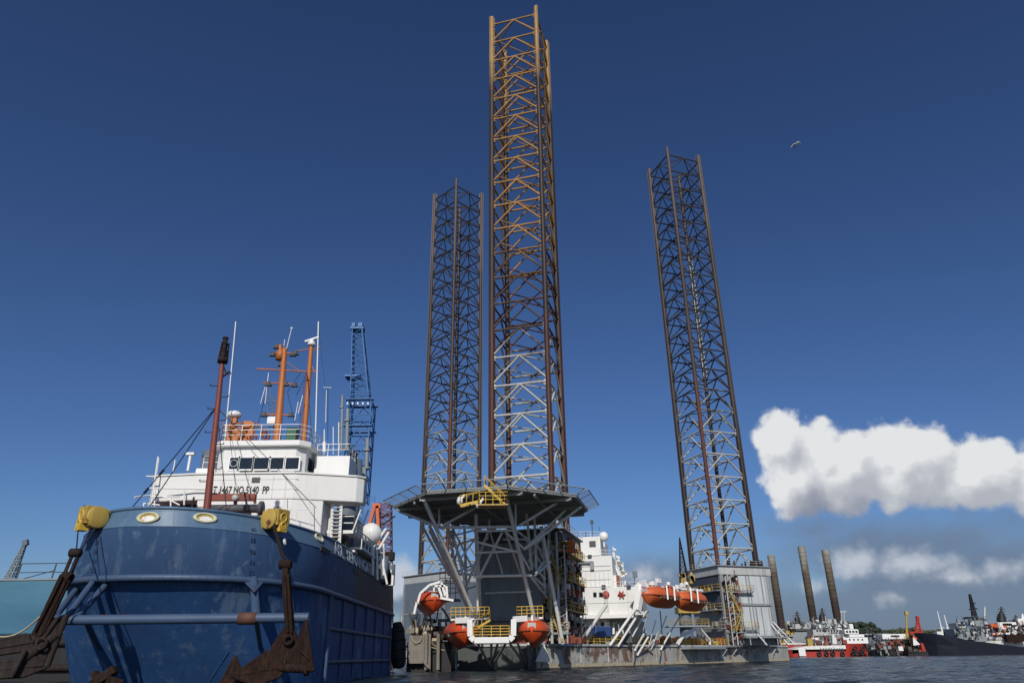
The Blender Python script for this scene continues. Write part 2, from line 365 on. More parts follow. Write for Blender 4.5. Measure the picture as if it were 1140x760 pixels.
# the lit cloud tone: brighter where less cloud lies towards the sun (up and left)
d3=call(g3,cv.outputs[0]); a3=None
def mr(v,a,b,c0=0.,c1=1.,smooth=True):
    o=W.n('ShaderNodeMapRange'); o.interpolation_type='SMOOTHSTEP' if smooth else 'LINEAR'
    W.l(v,o.inputs[0]); 
    for i,x in zip((1,2,3,4),(a,b,c0,c1)): o.inputs[i].default_value=x
    return o.outputs[0]
K=1/.062
def tone(rgb): return tuple(x*K for x in L(rgb))
cc=W.mix(mr(d3,-.8,1.7,0,.85),skyc,tone((108,124,148)))
d2=call(g2,cv.outputs[0]); d2b=call(g2,cv.outputs[0],(-.8,1.6,0))
lit2=mr(W.math('SUBTRACT',d2,d2b),-.7,.75)
cc=W.mix(mr(d2,-.2,1.0,0,.85),cc,W.mix(lit2,tone((110,125,148)),tone((196,202,212))))
d1=call(g1,cv.outputs[0]); d1b=call(g1,cv.outputs[0],(-.7,1.5,0)); d1c=call(g1,cv.outputs[0],(-1.6,6.0,0))
lit=W.math('ADD',W.math('MULTIPLY',mr(W.math('SUBTRACT',d1,d1b),-1.1,.9),.60),W.math('MULTIPLY',mr(d1c,1.6,-.6),.45),True)
clc=W.ramp(lit,[(0.,L((134,142,160))),(.3,L((162,167,179))),(.6,L((188,192,200))),(.85,L((209,212,216))),(1.,L((226,228,230)))])
kc=W.mix(1.,clc,(K,K,K),'MULTIPLY')
cc=W.mix(mr(d1,-.02,.6),cc,kc)
W.l(cc,bg.inputs['Color']); w.cycles.sampling_method='NONE'
sun=bpy.data.lights.new('sun','SUN'); sun.energy=3.7; sun.angle=R(.5); sun.color=(1,.94,.85)
so=bpy.data.objects.new('sun',sun); COL.objects.link(so)
sd=V((s(SUN_AZ)*c(SUN_EL),-c(SUN_AZ)*c(SUN_EL),s(SUN_EL))); so.rotation_euler=sd.to_track_quat('Z','Y').to_euler(); so.location=(0,-20,60)

# ------------------------------------------------------------------ camera
cam=bpy.data.cameras.new('camera'); co=bpy.data.objects.new('camera',cam); COL.objects.link(co)
cam.lens=FP/1140*36; cam.sensor_width=36; cam.clip_start=.5; cam.clip_end=20000
Mx=Matrix((CR,CU,-CF)).transposed().to_4x4(); Mx.translation=V((0,0,HC)); co.matrix_world=Mx; SC.camera=co

# ------------------------------------------------------------------ water
def build_water():
    import numpy as np
    rng=np.random.RandomState(3)
    waves=[]
    for i in range(46):
        lam=10**rng.uniform(-.35,1.0); a=.0125*lam**.8*rng.uniform(.5,1.2)*.55; th=rng.normal(R(60),.9); ph=rng.uniform(0,6.28)
        waves.append((2*math.pi/lam,a,th,ph))
    rr=[3.]
    while rr[-1]<330: rr.append(rr[-1]*1.0065+.02)
    rr=np.array(rr); aa=np.linspace(R(-50),R(50),420)
    Rg,Ag=np.meshgrid(rr,aa,indexing='ij'); X=Rg*np.sin(Ag); Y=Rg*np.cos(Ag); Z=np.zeros_like(X)
    for k,a,t,ph in waves:
        sp=2*math.pi/k; fade=np.clip((sp/(Rg*.012+.02))-1,0,1)
        Z+=a*fade*np.sin(k*(X*math.cos(t)+Y*math.sin(t))+ph+.6*np.sin(.23*k*(X*math.sin(t)-Y*math.cos(t))+ph*2))
    edge=np.clip((330-Rg)/60,0,1); Z*=edge
    me=bpy.data.meshes.new('water'); nr,na=X.shape
    verts=np.stack([X,Y,Z],-1).reshape(-1,3)
    i=np.arange(nr-1)[:,None]*na+np.arange(na-1)[None,:]
    faces=np.stack([i,i+1,i+na+1,i+na],-1).reshape(-1,4)[:,::-1]
    fl=faces.tolist()
    # flat continuation to the horizon around the wave field
    vs=verts.tolist(); b=len(vs)
    ext=[(-9000,-3000,-.006),(9000,-3000,-.006),(9000,12000,-.006),(-9000,12000,-.006)]
    vs+=ext; fl.append([b,b+1,b+2,b+3])
    me.from_pydata(vs,[],fl); me.polygons.foreach_set('use_smooth',[True]*len(me.polygons)); me.update()
    m,nt,bb=newmat('harbour_water'); me.materials.append(m)
    pos=nt.n('ShaderNodeNewGeometry').outputs['Position']
    bb.inputs['Base Color'].default_value=(.012,.022,.028,1); bb.inputs['Roughness'].default_value=.12; bb.inputs['IOR'].default_value=1.33
    h=nt.math('ADD',nt.math('MULTIPLY',nt.noise(pos,.5,6,.6,.3,sc=(1,1.6,1)),1.),nt.math('MULTIPLY',nt.noise(pos,.06,4,.6,sc=(1,2,1)),2.5))
    bp=nt.n('ShaderNodeBump'); bp.inputs['Strength'].default_value=1.; bp.inputs['Distance'].default_value=.7; nt.l(h,bp.inputs['Height']); nt.l(bp.outputs[0],bb.inputs['Normal'])
    o=bpy.data.objects.new('water',me); COL.objects.link(o); o['kind']='structure'
build_water()
# ================================================================== BLUE ANCHOR-HANDLING SHIP
X0=-20.45
LEV=[(-1.2,47.0,7.5,7,3.0,84.5),(0.,46.,7.55,7,3.,84),(3.,43.2,7.55,8.5,2.8,83.5),(5.55,41.15,7.5,10.5,2.4,83),(5.75,40.95,7.55,10.5,2.4,83),(8.35,40.3,7.5,13,2.15,82.5),(8.37,40.28,7.52,13,2.15,82.5),(9.4,40.55,7.3,14.5,2.05,82.5)]
def outl(l,n=26):
    z,y0,B,Lr,ex,ye=l; pts=[]
    for i in range(n+1):
        t=math.pi/2*i/n; pts.append((B*s(t)**(2/ex),y0+Lr*(1-max(0.,c(t))**(2/ex))))
    for i in range(1,9): pts.append((B,y0+Lr+(ye-4-y0-Lr)*i/8))
    pts+=[(B*.975,ye-2),(B*.90,ye-.6),(B*.8,ye)]
    return pts
def hlev(z):
    for i in range(len(LEV)-1):
        if LEV[i][0]<=z<=LEV[i+1][0]:
            f=(z-LEV[i][0])/(LEV[i+1][0]-LEV[i][0]); return tuple(a*(1-f)+b*f for a,b in zip(LEV[i],LEV[i+1]))
    return LEV[-1] if z>0 else LEV[0]
def hbr(y,z):
    _,y0,B,Lr,ex,ye=hlev(z)
    if y<y0: return -1
    if y>=y0+Lr: return B
    return B*(1-(1-(y-y0)/Lr)**ex)**(1/ex)
def hullpt(px,py):
    """point of the hull plating seen at a photo position, and the plating's outward normal"""
    Y=39.5
    while Y<85:
        p=P(px,py,Y)
        if abs(p.x-X0)<hbr(Y,p.z): break
        Y+=.01
    def F(p): return abs(p.x-X0)-hbr(max(p.y,hlev(p.z)[1]+.01),p.z)
    e=.06; g=V([(F(p+V(d)*e)-F(p-V(d)*e)) for d in((1,0,0),(0,1,0),(0,0,1))])
    if g.length<1e-6: g=V((0,-1,0))
    return p,g.normalized()
def hull_strip_mesh(levels,closed_bottom=False):
    mb=MB(); rings=[]
    for l in levels:
        o=outl(l); ring=[(X0-x,y,l[0]) for x,y in o[::-1]]+[(X0+x,y,l[0]) for x,y in o[1:]]
        rings.append(ring)
    n=len(rings[0]); vs=[p for r_ in rings for p in r_]
    fs=[(j*n+i,j*n+i+1,(j+1)*n+i+1,(j+1)*n+i) for j in range(len(rings)-1) for i in range(n-1)]
    fs+=[(j*n+n-1,j*n,(j+1)*n,(j+1)*n+n-1) for j in range(len(rings)-1)]
    return mb.add(vs,fs,True)
ship=thing('supply_ship','big blue anchor handling ship with white bridge, its bow facing the viewer','ship',(X0,60,0))
obj('hull',hull_strip_mesh(LEV[:6]),M['hull_blue'],ship)
bul=hull_strip_mesh(LEV[6:]); 
inner=[(9.4,40.67,7.18,14.5,2.05,82.4),(8.2,40.5,7.3,13,2.15,82.4)]
b2=hull_strip_mesh(inner); bul.add(b2.v,[f[::-1] for f in b2.f],True)
cap=MB(); o=outl(LEV[7]); ring=[V((X0-x,y,9.43)) for x,y in o[::-1]]+[V((X0+x,y,9.43)) for x,y in o[1:]]
for i in range(len(ring)-1): cap.tube(ring[i],ring[i+1],.10,6)
obj('bulwark',bul,M['hull_strip'],ship); obj('bulwark_rail',cap,M['hull_strip'],ship)
dk=MB(); o=outl((8.2,40.5,7.3,13,2.15,82.3)); dk.add([(X0-x,y,8.25) for x,y in o[::-1]]+[(X0+x,y,8.25) for x,y in o[1:]],[tuple(range(2*len(o)-1))]); obj('deck',dk,M['redbrown'],ship)
# rub rails
def belt(z,r_,y_from=None,out=.12,flat=1.):
    mb=MB(); l=hlev(z); o=outl(l,30); ring=[(X0-x-out*.8*(1 if x>1 else x),y-out*(1-min(1,x/l[2])),z) for x,y in o[::-1]]+[(X0+x+out*.8*(1 if x>1 else x),y-out*(1-min(1,x/l[2])),z) for x,y in o[1:]]
    pts=[V(p) for p in ring if (y_from is None or p[1]>=y_from)]
    for i in range(len(pts)-1):
        if (pts[i+1]-pts[i]).length<6.5: mb.tube(pts[i],pts[i+1],r_,8)
    return mb
obj('rub_rail',belt(5.7,.19),M['hull_pipe'],ship)
for z in(3.45,1.35):
    m_=MB().path([V((X0+hbr(y,z)+.08,y,z)) for y in(52.6,58,64,70,76,79)],.15,8); obj('fender_belt',m_,M['hull_pipe'],ship)
for y in(52.6,57,61.5,66,70.5,75,79):
    pts=[V((X0+(hbr(y,z)+.08),y,z)) for z in(5.6,4,2,.2)]
    obj('fender_frame',MB().path(pts,.17 if y<53 else .1,8),M['hull_pipe'],ship)
# mooring openings in the bulwark
for px,py in((165,576),(228.5,576.5),(355,598.5)):
    p,n=hullpt(px,py); fr=MB(); fr.ring(p+n*.02,n,.40,.085,24,8,1.4,.70); 
    f=obj('fairlead',fr,M['rim'],ship)
    up=V((0,0,1)); a=up.cross(n).normalized(); b=n.cross(a); d=MB(); d.add([p+n*.012+a*.5*c(t)+b*.27*s(t) for t in [i*math.pi/10 for i in range(20)]],[tuple(range(20))])
    obj('fairlead_opening',d,M['yellow_dirty'],f)
    d=MB(); d.add([p+n*.022+a*(.36*c(t)+.03)+b*(.17*s(t)-.06) for t in [i*math.pi/10 for i in range(20)]],[tuple(range(20))]); obj('fairlead_roller',d,M['white_rusty'],f)
# draught marks
for px0,col in((108.5,[(603,'58'),(613.5,'56'),(624,'54'),(634,'52')]),(283,[(589,'60'),(601,'58'),(613.5,'56'),(626,'54'),(637,'52')])):
    for k,(py,t) in enumerate(col):
        p,n=hullpt(px0-k*1.2*(1 if px0<200 else .4),py); a=V((0,0,1)).cross(n).normalized(); b=n.cross(a)
        text('draught_mark',t,.36,M['letter_mark'],p+n*.02-a*.25-b*.15,a,b,ship,.004,1.1)
# name on the bow
p,n=hullpt(370.5,608.5)
yy=p.y
text('name_lettering','ASL  SEMANGAT',1.22,M['letter'],V((X0+7.52+.05,yy,8.45)),(0,1,0),(-.19,0,1.03),ship,.01,1.6,off=.035)
for px in(363,396):
    p,n=hullpt(px,613+(px-363)*.72); d=MB(); d.obox(p,(0,1.5 if px<380 else .9,0),(.06,0,0),(0,0,.16)); obj('scupper',d,M['black'],ship)
# blue pipe frame in front of the stem
YB=38.4
bl=P(60,690,YB); br=P(344,687,YB); bar=MB(); bar.tube(bl,br,.24,14); obj('bow_pipe',bar,M['hull_pipe'],ship)
st=MB()
for a,b in(((104,646),(74,687)),((118,650),(84,688)),((84,655),(63,684))):
    p,n=hullpt(*a); obj('pipe_frame_strut',MB().tube(p-n*.1,P(b[0],b[1],YB+.05),.17,10),M['hull_pipe'],ship)
p,n=hullpt(282.5,645); st.tube(p,P(285,687,YB),.23,10); pr=p
for dx in(-11,11):
    q,n=hullpt(282.5+dx,647); st.add([q,p,P(283,659,39.9),q+V((0,.1,0)),p+V((0,.1,0)),P(283,659,40.)],[(0,1,2),(3,5,4),(0,2,5,3),(1,4,5,2),(0,3,4,1)])
for a,b,r_ in(((290,720),(285,687),.14),((110,720),(95,689),.14),((322,652),(326,687),.12)):
    q,n=hullpt(*a); obj('pipe_frame_strut',MB().tube(P(b[0],b[1],YB+.1),q,r_,8),M['hull_pipe'],ship)
q,n=hullpt(322,652)
obj('pipe_frame_strut',st,M['hull_pipe'],ship)
cl=MB(); q=P(276,688,YB-.02); cl.lathe(q-V((.45,0,0)),[(0,0),(.3,0),(.3,.9),(0,.9)],14,(1,0,0)); obj('pipe_clamp',cl,M['rust_patch'],ship)
# faint weld seams and stem frames below
sm=MB()
for (a,b) in (((196,0),(0,0)),):
    pass
for x1,y1,x2,y2 in((138,727,165,760),(255,724,232,760)):
    for k in range(8):
        a=hullpt(x1+(x2-x1)*k/8,y1+(y2-y1)*k/8); b=hullpt(x1+(x2-x1)*(k+1)/8,y1+(y2-y1)*(k+1)/8); sm.tube(a[0]+a[1]*.0,b[0]+b[1]*.0,.03,5)
obj('weld_seam',sm,M['hull_blue'],ship)
# yellow anchor rollers at both bow corners
def roller(px,py,flip):
    q,n=hullpt(px,py+16); o=P(px,py,q.y-.35)
    g=MB(); a=V((n.x,n.y,0)).normalized(); b=V((-a.y,a.x,0)); sz=.62
    g.obox(o,b*sz*.85,a*.5,V((0,0,.52)))
    for e in(-1,1): g.lathe(o+b*e*(sz*.85)-b*.07*e+a*.1,[(0,0),(.56,0),(.62,.05),(.62,.14),(.56,.18),(0,.18)],16,b*e)
    g.obox(o+a*.35+V((0,0,.1)),b*.5,a*.42,V((0,0,.5))); g.tube(o-a*.2+V((0,0,.3)),o-a*1.5+V((0,0,-.05)),.32,12)
    r_=obj('anchor_roller',g,M['yellow_dirty'],ship,bevel=.04)
    h=MB(); h.ring(o+a*.75+V((0,0,.1)),a,.25,.07,16,6); h.obox(o+a*.6-V((0,0,.55)),b*.3,a*.25,V((0,0,.2))); h.ring(o+a*.8-V((0,0,.4)),a,.2,.07,14,6); obj('roller_cheek',h,M['yellow'],r_)
    k=MB(); k.beam(o-b*.35+a*.57+V((0,0,-.7)),o-b*.35+a*.57+V((0,0,.7)),.14,.1); obj('roller_strap',k,M['rust'],r_)
    return o
rl=roller(106,577,1); rr_=roller(305,579,-1)
# ---- superstructure
def prism_part(name,poly,z0,z1,mat,parent,bevel=.05,extra=None):
    mb=MB(); mb.prism(poly,z0,z1)
    if extra: extra(mb)
    return obj(name,mb,mat,parent,bevel=bevel)
wx0,wx1=-29.2,-12.2
tier=[(wx0,59.5),(wx0,57.3),(-28.6,56.5),(-25,56.),(-17.3,56.),(-12.7,57.5),(wx1,58.),(wx1,59.2)]
prism_part('bridge_deck_bulwark',tier,13.0,15.05,M['white'],ship,.08)
capm=MB(); tt=[V((x,y,15.08)) for x,y in tier]
for i in range(1,len(tt)-2): capm.beam(tt[i]-V((0,.0,0)),tt[i+1],.2,.12)
capm.beam(tt[0],tt[1],.2,.12); capm.beam(tt[-2],tt[-1],.2,.12); obj('bulwark_cap',capm,M['white'],ship)
prism_part('deckhouse',[(-24.8,66),(-24.8,56.06),(-24.2,56.03),(-17.4,56.03),(-15.1,56.8),(-15.1,66)],8.2,12.99,M['white'],ship,.06)
prism_part('side_house',[(-15.08,70),(-15.08,62),(-13.6,62),(-13.6,70)],8.2,12.6,M['bluegrey'],ship,.04)
prism_part('side_house',[(-28.2,72),(-28.2,60.5),(-24.82,60.5),(-24.82,72)],8.2,12.9,M['white'],ship,.04)
dp=MB(); dp.obox((-22.3,56.0,11.9),(1.9,0,0),(0,.02,0),(0,0,.22)); dp.obox((-20.3,55.99,11.65),(1.9,0,0),(0,.02,0),(0,0,.12)); obj('deck_opening',dp,M['black'],ship)
dp=MB(); dp.box(-26.8,-25.0,57.3,57.34,11.2,12.95); dp.box(-28.,-26.95,57.9,57.94,11.2,12.95); obj('deck_opening',dp,M['black'],ship)
# plate seams on the bridge front
sm=MB()
for z in(14.55,13.75): sm.box(-25,-17,55.985,56.02,z,z+.025)
for x in(-23,-21,-19,-18): sm.box(x,x+.025,55.985,56.02,13.05,15.3)
for z in(12.,10.9): sm.box(-24.2,-17.4,56.,56.04,z,z+.03)
obj('plate_seam',sm,M['grey_light'],ship)
# wheelhouse
wh=[(-24.75,63),(-24.75,58.6),(-24.1,58.0),(-18.1,58.0),(-17.4,58.7),(-17.4,63)]
prism_part('wheelhouse',wh,14.4,17.75,M['white'],ship,.05)
ro=[(-25.2,63.6),(-25.2,58.4),(-24.4,57.6),(-17.8,57.6),(-17.,58.4),(-17.,63.6)]
prism_part('wheelhouse_roof',ro,17.76,18.25,M['white_clean'],ship,.08)
for x0,x1 in((253.5,264.5),(267.5,280.5),(283.5,299),(301.5,315),(319,332)):
    yf=58.0
    a=P(x0,509.5,yf); b=P(x1,522,yf); fr=MB()
    t=.12
    if x0<255: a.x+=.25
    for (u0,u1,v0,v1) in((a.x-t,b.x+t,a.z,a.z+t),(a.x-t,b.x+t,b.z-t,b.z),(a.x-t,a.x,b.z,a.z),(b.x,b.x+t,b.z,a.z)): fr.box(u0,u1,yf-.06,yf-.01,v0,v1)
    f=obj('window',fr,M['white_clean'],ship); g=MB(); g.box(a.x,b.x,yf-.03,yf-.006,b.z,a.z); obj('pane',g,M['glass'],f)
    if x0<255:
        r_=MB(); r_.ring(((a.x+b.x)/2,yf-.08,(a.z+b.z)/2),(0,1,0),.28,.04,20,6); obj('clear_view_screen',r_,M['grey_light'],f)
sl=MB()
for x0,x1 in((267,281),(283.5,299),(301.5,309)):
    a=P(x0,523.8,57.98); b=P(x1,525.6,57.98); sl.box(a.x,b.x,57.95,57.99,b.z,a.z)
obj('window_ledge',sl,M['black'],ship)
for x,y in((-17.38,60),(-17.38,61.6),(-24.77,60),(-24.77,61.6)):
    g=MB(); g.box(x-.03,x+.03,y-.55,y+.55,16.1,17.2); obj('window',g,M['glass'],ship)
vg=MB(); a=P(285,534,55.97); vg.box(a.x-.32,a.x+.32,55.94,55.99,a.z-.2,a.z+.2); obj('vent_grille',vg,M['grey_dark'],ship)
# house writing
a=P(236.5,549,55.98)
text('number_lettering','T 1467 NO 5140  PP',.80,M['letter_dark'],V((a.x,55.965,a.z)),(1,0,-.012),(0,0,1),ship,.006,.64,off=.02)
# roof railing and equipment
rp=[(-24.9,63.2,18.25),(-24.9,58.5,18.25),(-24.35,57.7,18.25),(-17.9,57.7,18.25),(-17.2,58.5,18.25),(-17.2,63.2,18.25)]
obj('roof_railing',MB().rail(rp,1.35,3,.035,1.5),M['white_clean'],ship)
dm=MB(); q=P(261,470,60); d0=P(261,461,60); dm.tube((q.x,60,18.2),(q.x,60,d0.z-.3),.13,8); 
d_=obj('dome_post',dm,M['orange_mast'],ship); d=P(261,461,60)
dd=MB(); dd.lathe((d.x,60,d.z-.35),[(0,0),(.42,.02),(.62,.18),(.62,.36),(.45,.55),(.2,.64),(0,.66)],18); obj('satellite_dome',dd,M['white_clean'],d_)
eq=MB(); 
for (px,y,z,sx,sz) in((256,60,18.25,.7,2.1),(266,60,18.25,.8,1.8),(274,60.4,18.25,.9,1.7),(280,60,18.25,.4,2.2),(259,60,20.4,.5,.5),(275,60,20,.7,.6)): eq.rbox(P(px,480,60).x,y,z,sx,.7,sz,.2)
for i in range(26):
    x=253+random.random()*32; eq.tube(P(x,469+random.random()*22,59.5),P(x+random.uniform(-7,7),469+random.random()*22,59.8),.085,6)
eq.beam(P(254,478,59.5),P(268,471,59.5),.12,.1)
obj('fire_monitor',eq,M['orange_mast'],ship,bevel=.03)
eq=MB(); 
for i in range(6): eq.ring((-22.4+random.random()*1.4,59.3+random.random()*.6,18.8+random.random()*.8),(random.random(),1,random.random()),.28,.07,14,6)
obj('hose_reel',eq,M['redbrown'],ship)
gb=MB(); q=P(322,497,60); gb.rbox(q.x,60.5,18.26,.85,.8,1.75); gb.rbox(q.x,60.5,20.01,.95,.9,.08); obj('green_locker',gb,M['green'],ship,bevel=.04)
def ladder(mb,p,q,side,w=.4,n=14):
    p,q,side=V(p),V(q),V(side).normalized()*w/2
    for e in(1,-1): mb.tube(p+side*e,q+side*e,.025,5)
    for i in range(n): m=p.lerp(q,i/(n-1)); mb.tube(m-side,m+side,.02,4)
# main mast
mm=MB(); b0=P(308.5,492,61); t0=P(317,388,61); b0.z=18.2; mm.tube(b0,t0,.36,12,.24); mast=obj('main_mast',mm,M['orange_mast'],ship)
ya=MB()
for (x1,y1,x2,y2,r_) in((286,410.5,342,413.5,.07),(293,426,329,427.5,.07),(295,461,325,462,.07),(303,392.5,331,393.5,.08),(312,384,312,400,.2),(318,402,335,414,.03)): ya.tube(P(x1,y1,61),P(x2,y2,61),r_,6)
ya.lathe(P(312,395,61),[(0,-.5),(.38,-.5),(.38,.25),(.2,.5),(0,.5)],12)
obj('yard',ya,M['orange_mast'],mast)
lm=MB()
for x,y in((308,385.5),(304,394),(329,392.5),(326,394),(313,405),(299,427),(328,428),(294,461),(324,461),(318,427)): 
    q=P(x,y,61); lm.tube(q-V((0,0,.16)),q+V((0,0,.16)),.2,8); lm.box(q.x-.3,q.x+.3,60.8,61.2,q.z-.2,q.z-.13)
obj('mast_lamp',lm,M['grey_dark'],mast)
fb=MB(); q=P(302.5,468,60.8); fb.box(q.x-.36,q.x+.36,60.6,61,q.z-.32,q.z+.32); obj('floodlight',fb,M['white_clean'],mast,bevel=.04)
an=MB()
for (x1,y1,x2,y2) in((318,392,324.5,366),(316,385,317,378),(296,428,290,449),(299,415,295,449),(332,447,328,468),(337,440,332,460)): an.tube(P(x1,y1,61),P(x2,y2,61),.035,5)
an.ball(P(324.7,365.5,61),.12)
obj('whip_antenna',an,M['white_clean'],mast)
lt=MB()
for x in(299,305): lt.tube(P(x,494,61.2),P(x-1.,440,61.2),.04,5)
for k in range(9): lt.tube(P(299,490-k*5,61.2),P(305,490-k*5,61.2),.03,4)
lt.tube(P(302,445,61),P(301,430,61),.05,5); lt.tube(P(296,446,61),P(308,447,61),.04,5)
obj('lattice_post',lt,M['bluegrey'],mast)
# radar mast
rm=MB(); b0=P(338.5,490,62); b0.z=18.2; t0=P(346.5,386,62); rm.tube(b0,t0,.27,10,.2); rmast=obj('radar_mast',rm,M['orange_mast'],ship)
ld=MB(); ladder(ld,b0+V((-.42,0,0)),P(342.5,415,62),(1,.2,0),.38,22); obj('mast_ladder',ld,M['redbrown'],rmast)
rd=MB(); q=P(347,381,62); rd.lathe(q-V((0,0,.35)),[(0,0),(.36,0),(.36,.3),(.2,.45),(.15,.6),(0,.6)],12); a=P(339.5,380,62); b=P(355,375,62); rd.beam(a,b,.16,.14); obj('radar_scanner',rd,M['white_clean'],rmast)
br_=MB()
for x1,y1,x2,y2 in((346,391,357,386),(342,414,352,413),(328,391,346,388),(346,406,351,415)): br_.tube(P(x1,y1,62),P(x2,y2,62),.05,5)
obj('mast_bracket',br_,M['orange_mast'],rmast)
an=MB()
for (x1,y1,x2,y2,Y,r_) in((262.5,358,252,472,58.5,.05),(354.5,358,351,492,62,.06),(363.5,434,362.5,470,62,.03),(360,431,369,431.5,62,.03),(252,472,250,500,58.5,.08)): an.tube(P(x1,y1,Y),P(x2,y2,Y),r_,6)
obj('long_antenna',an,M['white_clean'],ship)
# foremast
fm=MB(); b0=P(232,566,43.5); b0.z=8.3; t0=P(248,398,43.5); fm.tube(b0,t0,.24,14,.14); fmast=obj('foremast',fm,M['red_mast'],ship)
ft=MB()
for (py,r_,h) in((401,.42,.35),(396,.3,.5),(391,.34,.1),(387,.25,.5),(383,.3,.1),(380,.2,.4),(376.5,.24,.14)):
    r_*=.78; q=P(248+(401-py)*.13,py,43.5); ft.lathe(q-V((0,0,h/2)),[(0,0),(r_,0),(r_,h),(0,h)],12)
for a in range(6):
    t=a*math.pi/3; q=P(249,395,43.5); ft.tube(q+V((.33*c(t),.33*s(t),-.5)),q+V((.26*c(t),.26*s(t),.9)),.03,5)
obj('lantern',ft,M['rust_dark'],fmast)
fs_=MB()
for k in range(13):
    m=b0.lerp(t0,.08+k*.068); e=(-1 if k%2 else 1); fs_.tube(m,m+V((e*.62,0,0)),.028,5); fs_.tube(m+V((e*.62,0,0)),m+V((e*.62,0,.14)),.028,5)
fs_.tube(P(247,420,43.5),P(256,413,43.5),.06,6); fs_.tube(P(248,405,43.5),P(252,416,43.5),.05,6)
obj('climbing_step',fs_,M['rust_dark'],fmast)
bm=MB(); a=P(235,553.5,52); b=P(285,553.5,52); bm.beam(a,b,.35,.5); bm.tube(P(262,552,52),P(262,566,52),.14,8); bm.tube(P(284,552,52),P(284,560,52),.1,8)
bo=obj('gantry_beam',bm,M['redbrown'],ship,bevel=.03); bx=MB(); q=P(262,554,51.7); bx.lathe(q-V((0,.2,0)),[(0,0),(.2,0),(.24,.25),(.24,.5)],14,(0,1,0)); obj('deck_lamp',bx,M['grey_light'],bo)
lf=MB()
lf.add([P(240,557.5,53),P(283,558,53),P(303,562,53),P(308,565,53),P(255,566,53),P(244,562,53)],[(0,1,2,3,4,5)]); 
wn=MB(); wn.lathe(P(262,566,50)-V((2.,0,0)),[(0,0),(.5,0),(.5,.15),(.3,.2),(.3,3.6),(.5,3.7),(.5,3.9),(0,3.9)],16,(1,0,0)); wn.box(-21.,-19.,49.6,50.6,8.3,9.6); obj('windlass',wn,M['grey_dark'],ship)
# box beside wheelhouse, funnels
prism_part('radio_room',[(-17.1,64),(-17.1,60.3),(-14.1,60.3),(-14.1,64)],15.4,17.55,M['white_clean'],ship,.04)
obj('roof_railing',MB().rail([(-17.,60.4,17.56),(-14.2,60.4,17.56),(-14.2,63.9,17.56)],1.05,2,.035,1.1),M['white_clean'],ship)
ant=MB(); ant.tube(P(361,505,60.4),P(361,478,60.4),.05,6); ant.tube(P(361,503,60.4),P(361,492,60.4),.16,8); ant.tube(P(377,505,60.6),P(377,470,60.6),.04,6); ant.tube(P(371,505,60.6),P(371,475,60.6),.04,6); obj('short_antenna',ant,M['white_clean'],ship)
for x0,y0,Yf,lab in((392,512,64,1),(238,503,64,0)):
    q=P(x0,y0,Yf); fn=MB(); fn.lathe((q.x,Yf,13.),[(1.0,0),(.95,q.z-13.),(.8,q.z-13.+.05),(0,q.z-13.+.05)],18); f=obj('funnel',fn,M['bluegrey'],ship)
    e=MB(); e.tube((q.x,Yf,q.z),(q.x+.1,Yf,q.z+.55),.32,10); e.ball((q.x+.1,Yf,q.z+.5),.38,12,6); obj('exhaust_pipe',e,M['black'],f)
prism_part('vent_house',[(-26.6,60.5),(-26.6,58.9),(-24.95,58.9),(-24.95,60.5)],15.36,16.25,M['white_clean'],ship,.03)
sr=MB(); q=P(212,507,59.5); sr.tube((q.x,59.5,16.2),(q.x,59.5,17.6),.12,8); sr.box(q.x-.35,q.x+.35,59.3,59.7,17.55,17.75); sr.rail([(-26.2,59.2,16.25),(-24.9,59.2,16.25)],1.1,2,.03,1.2); obj('searchlight_stand',sr,M['white_clean'],ship)
wr=MB()
for (x,y,h) in((175,524,14),(193,522,10)): a=P(x,y,58.2); wr.tube(a-V((0,0,.3)),P(x+2,y-h,58.2),.05,5)
wr.rail([(wx0,57.9,13.0),(-28.9,56.6,11.5)],1,1)
# forecastle side rails seen over the bulwark
fr=MB(); fr.rail([V((-27.6,56,10.6)),V((-27.6,52.5,10.6))],1.1,2,.05,1.6)
a=P(165,551,56.5); b=P(240,551,55.8)
fr.tube(P(150,553,54),P(176,550,56.5),.06,6)
for (x1,y1,x2,y2) in((166,543,240,544),(160,560,178,562),(166,552,200,553),(176,508,168,565),(172,545,172,566),(190,552,190,566),(160,560,160,568),(205,545,205,562),(181,552,200,562),(174,530,163,530)): fr.tube(P(x1,y1,55.6),P(x2,y2,55.6),.06,6)
for (x1,y1,x2,y2) in((317,545,317,575),(284,566,345,567),(345,547,345,585),(330,567,330,580)): fr.tube(P(x1,y1,55.2),P(x2,y2,55.2),.03,5)
obj('deck_railing',fr,M['white_clean'],ship); obj('wing_post',wr,M['white_clean'],ship)
# starboard platforms and stairs, aft davit frames, liferaft
pf=MB()
pf.box(-15.05,-12.9,58.4,61,10.7,10.95); pf.box(-15.05,-12.6,61,70,9.8,10.); pf.rail([(-14.9,58.5,10.95),(-12.95,58.5,10.95),(-12.95,61,10.95)],1.1,2,.05,1.); pf.rail([(-12.7,61,10),(-12.7,70,10)],1.1,2,.05,1.4)
for y in(58.5,60.9): pf.tube((-12.95,y,10.95),(-12.3,y,13.),.07,6); pf.tube((-14.9,y,8.3),(-14.9,y,13),.09,6)
pf.stair((-14.2,58.3,8.4),(-14.2,57.6,12.9),.7)
obj('side_platform',pf,M['white'],ship)
tk=MB()
for x,y,r_,h in((-12.9,73,.5,2.4),(-12.7,76,.5,2.)): tk.lathe((x,y,8.3),[(0,0),(r_,0),(r_,h),(0,h+.1)],14)
obj('deck_tank',tk,M['bluegrey'],ship)
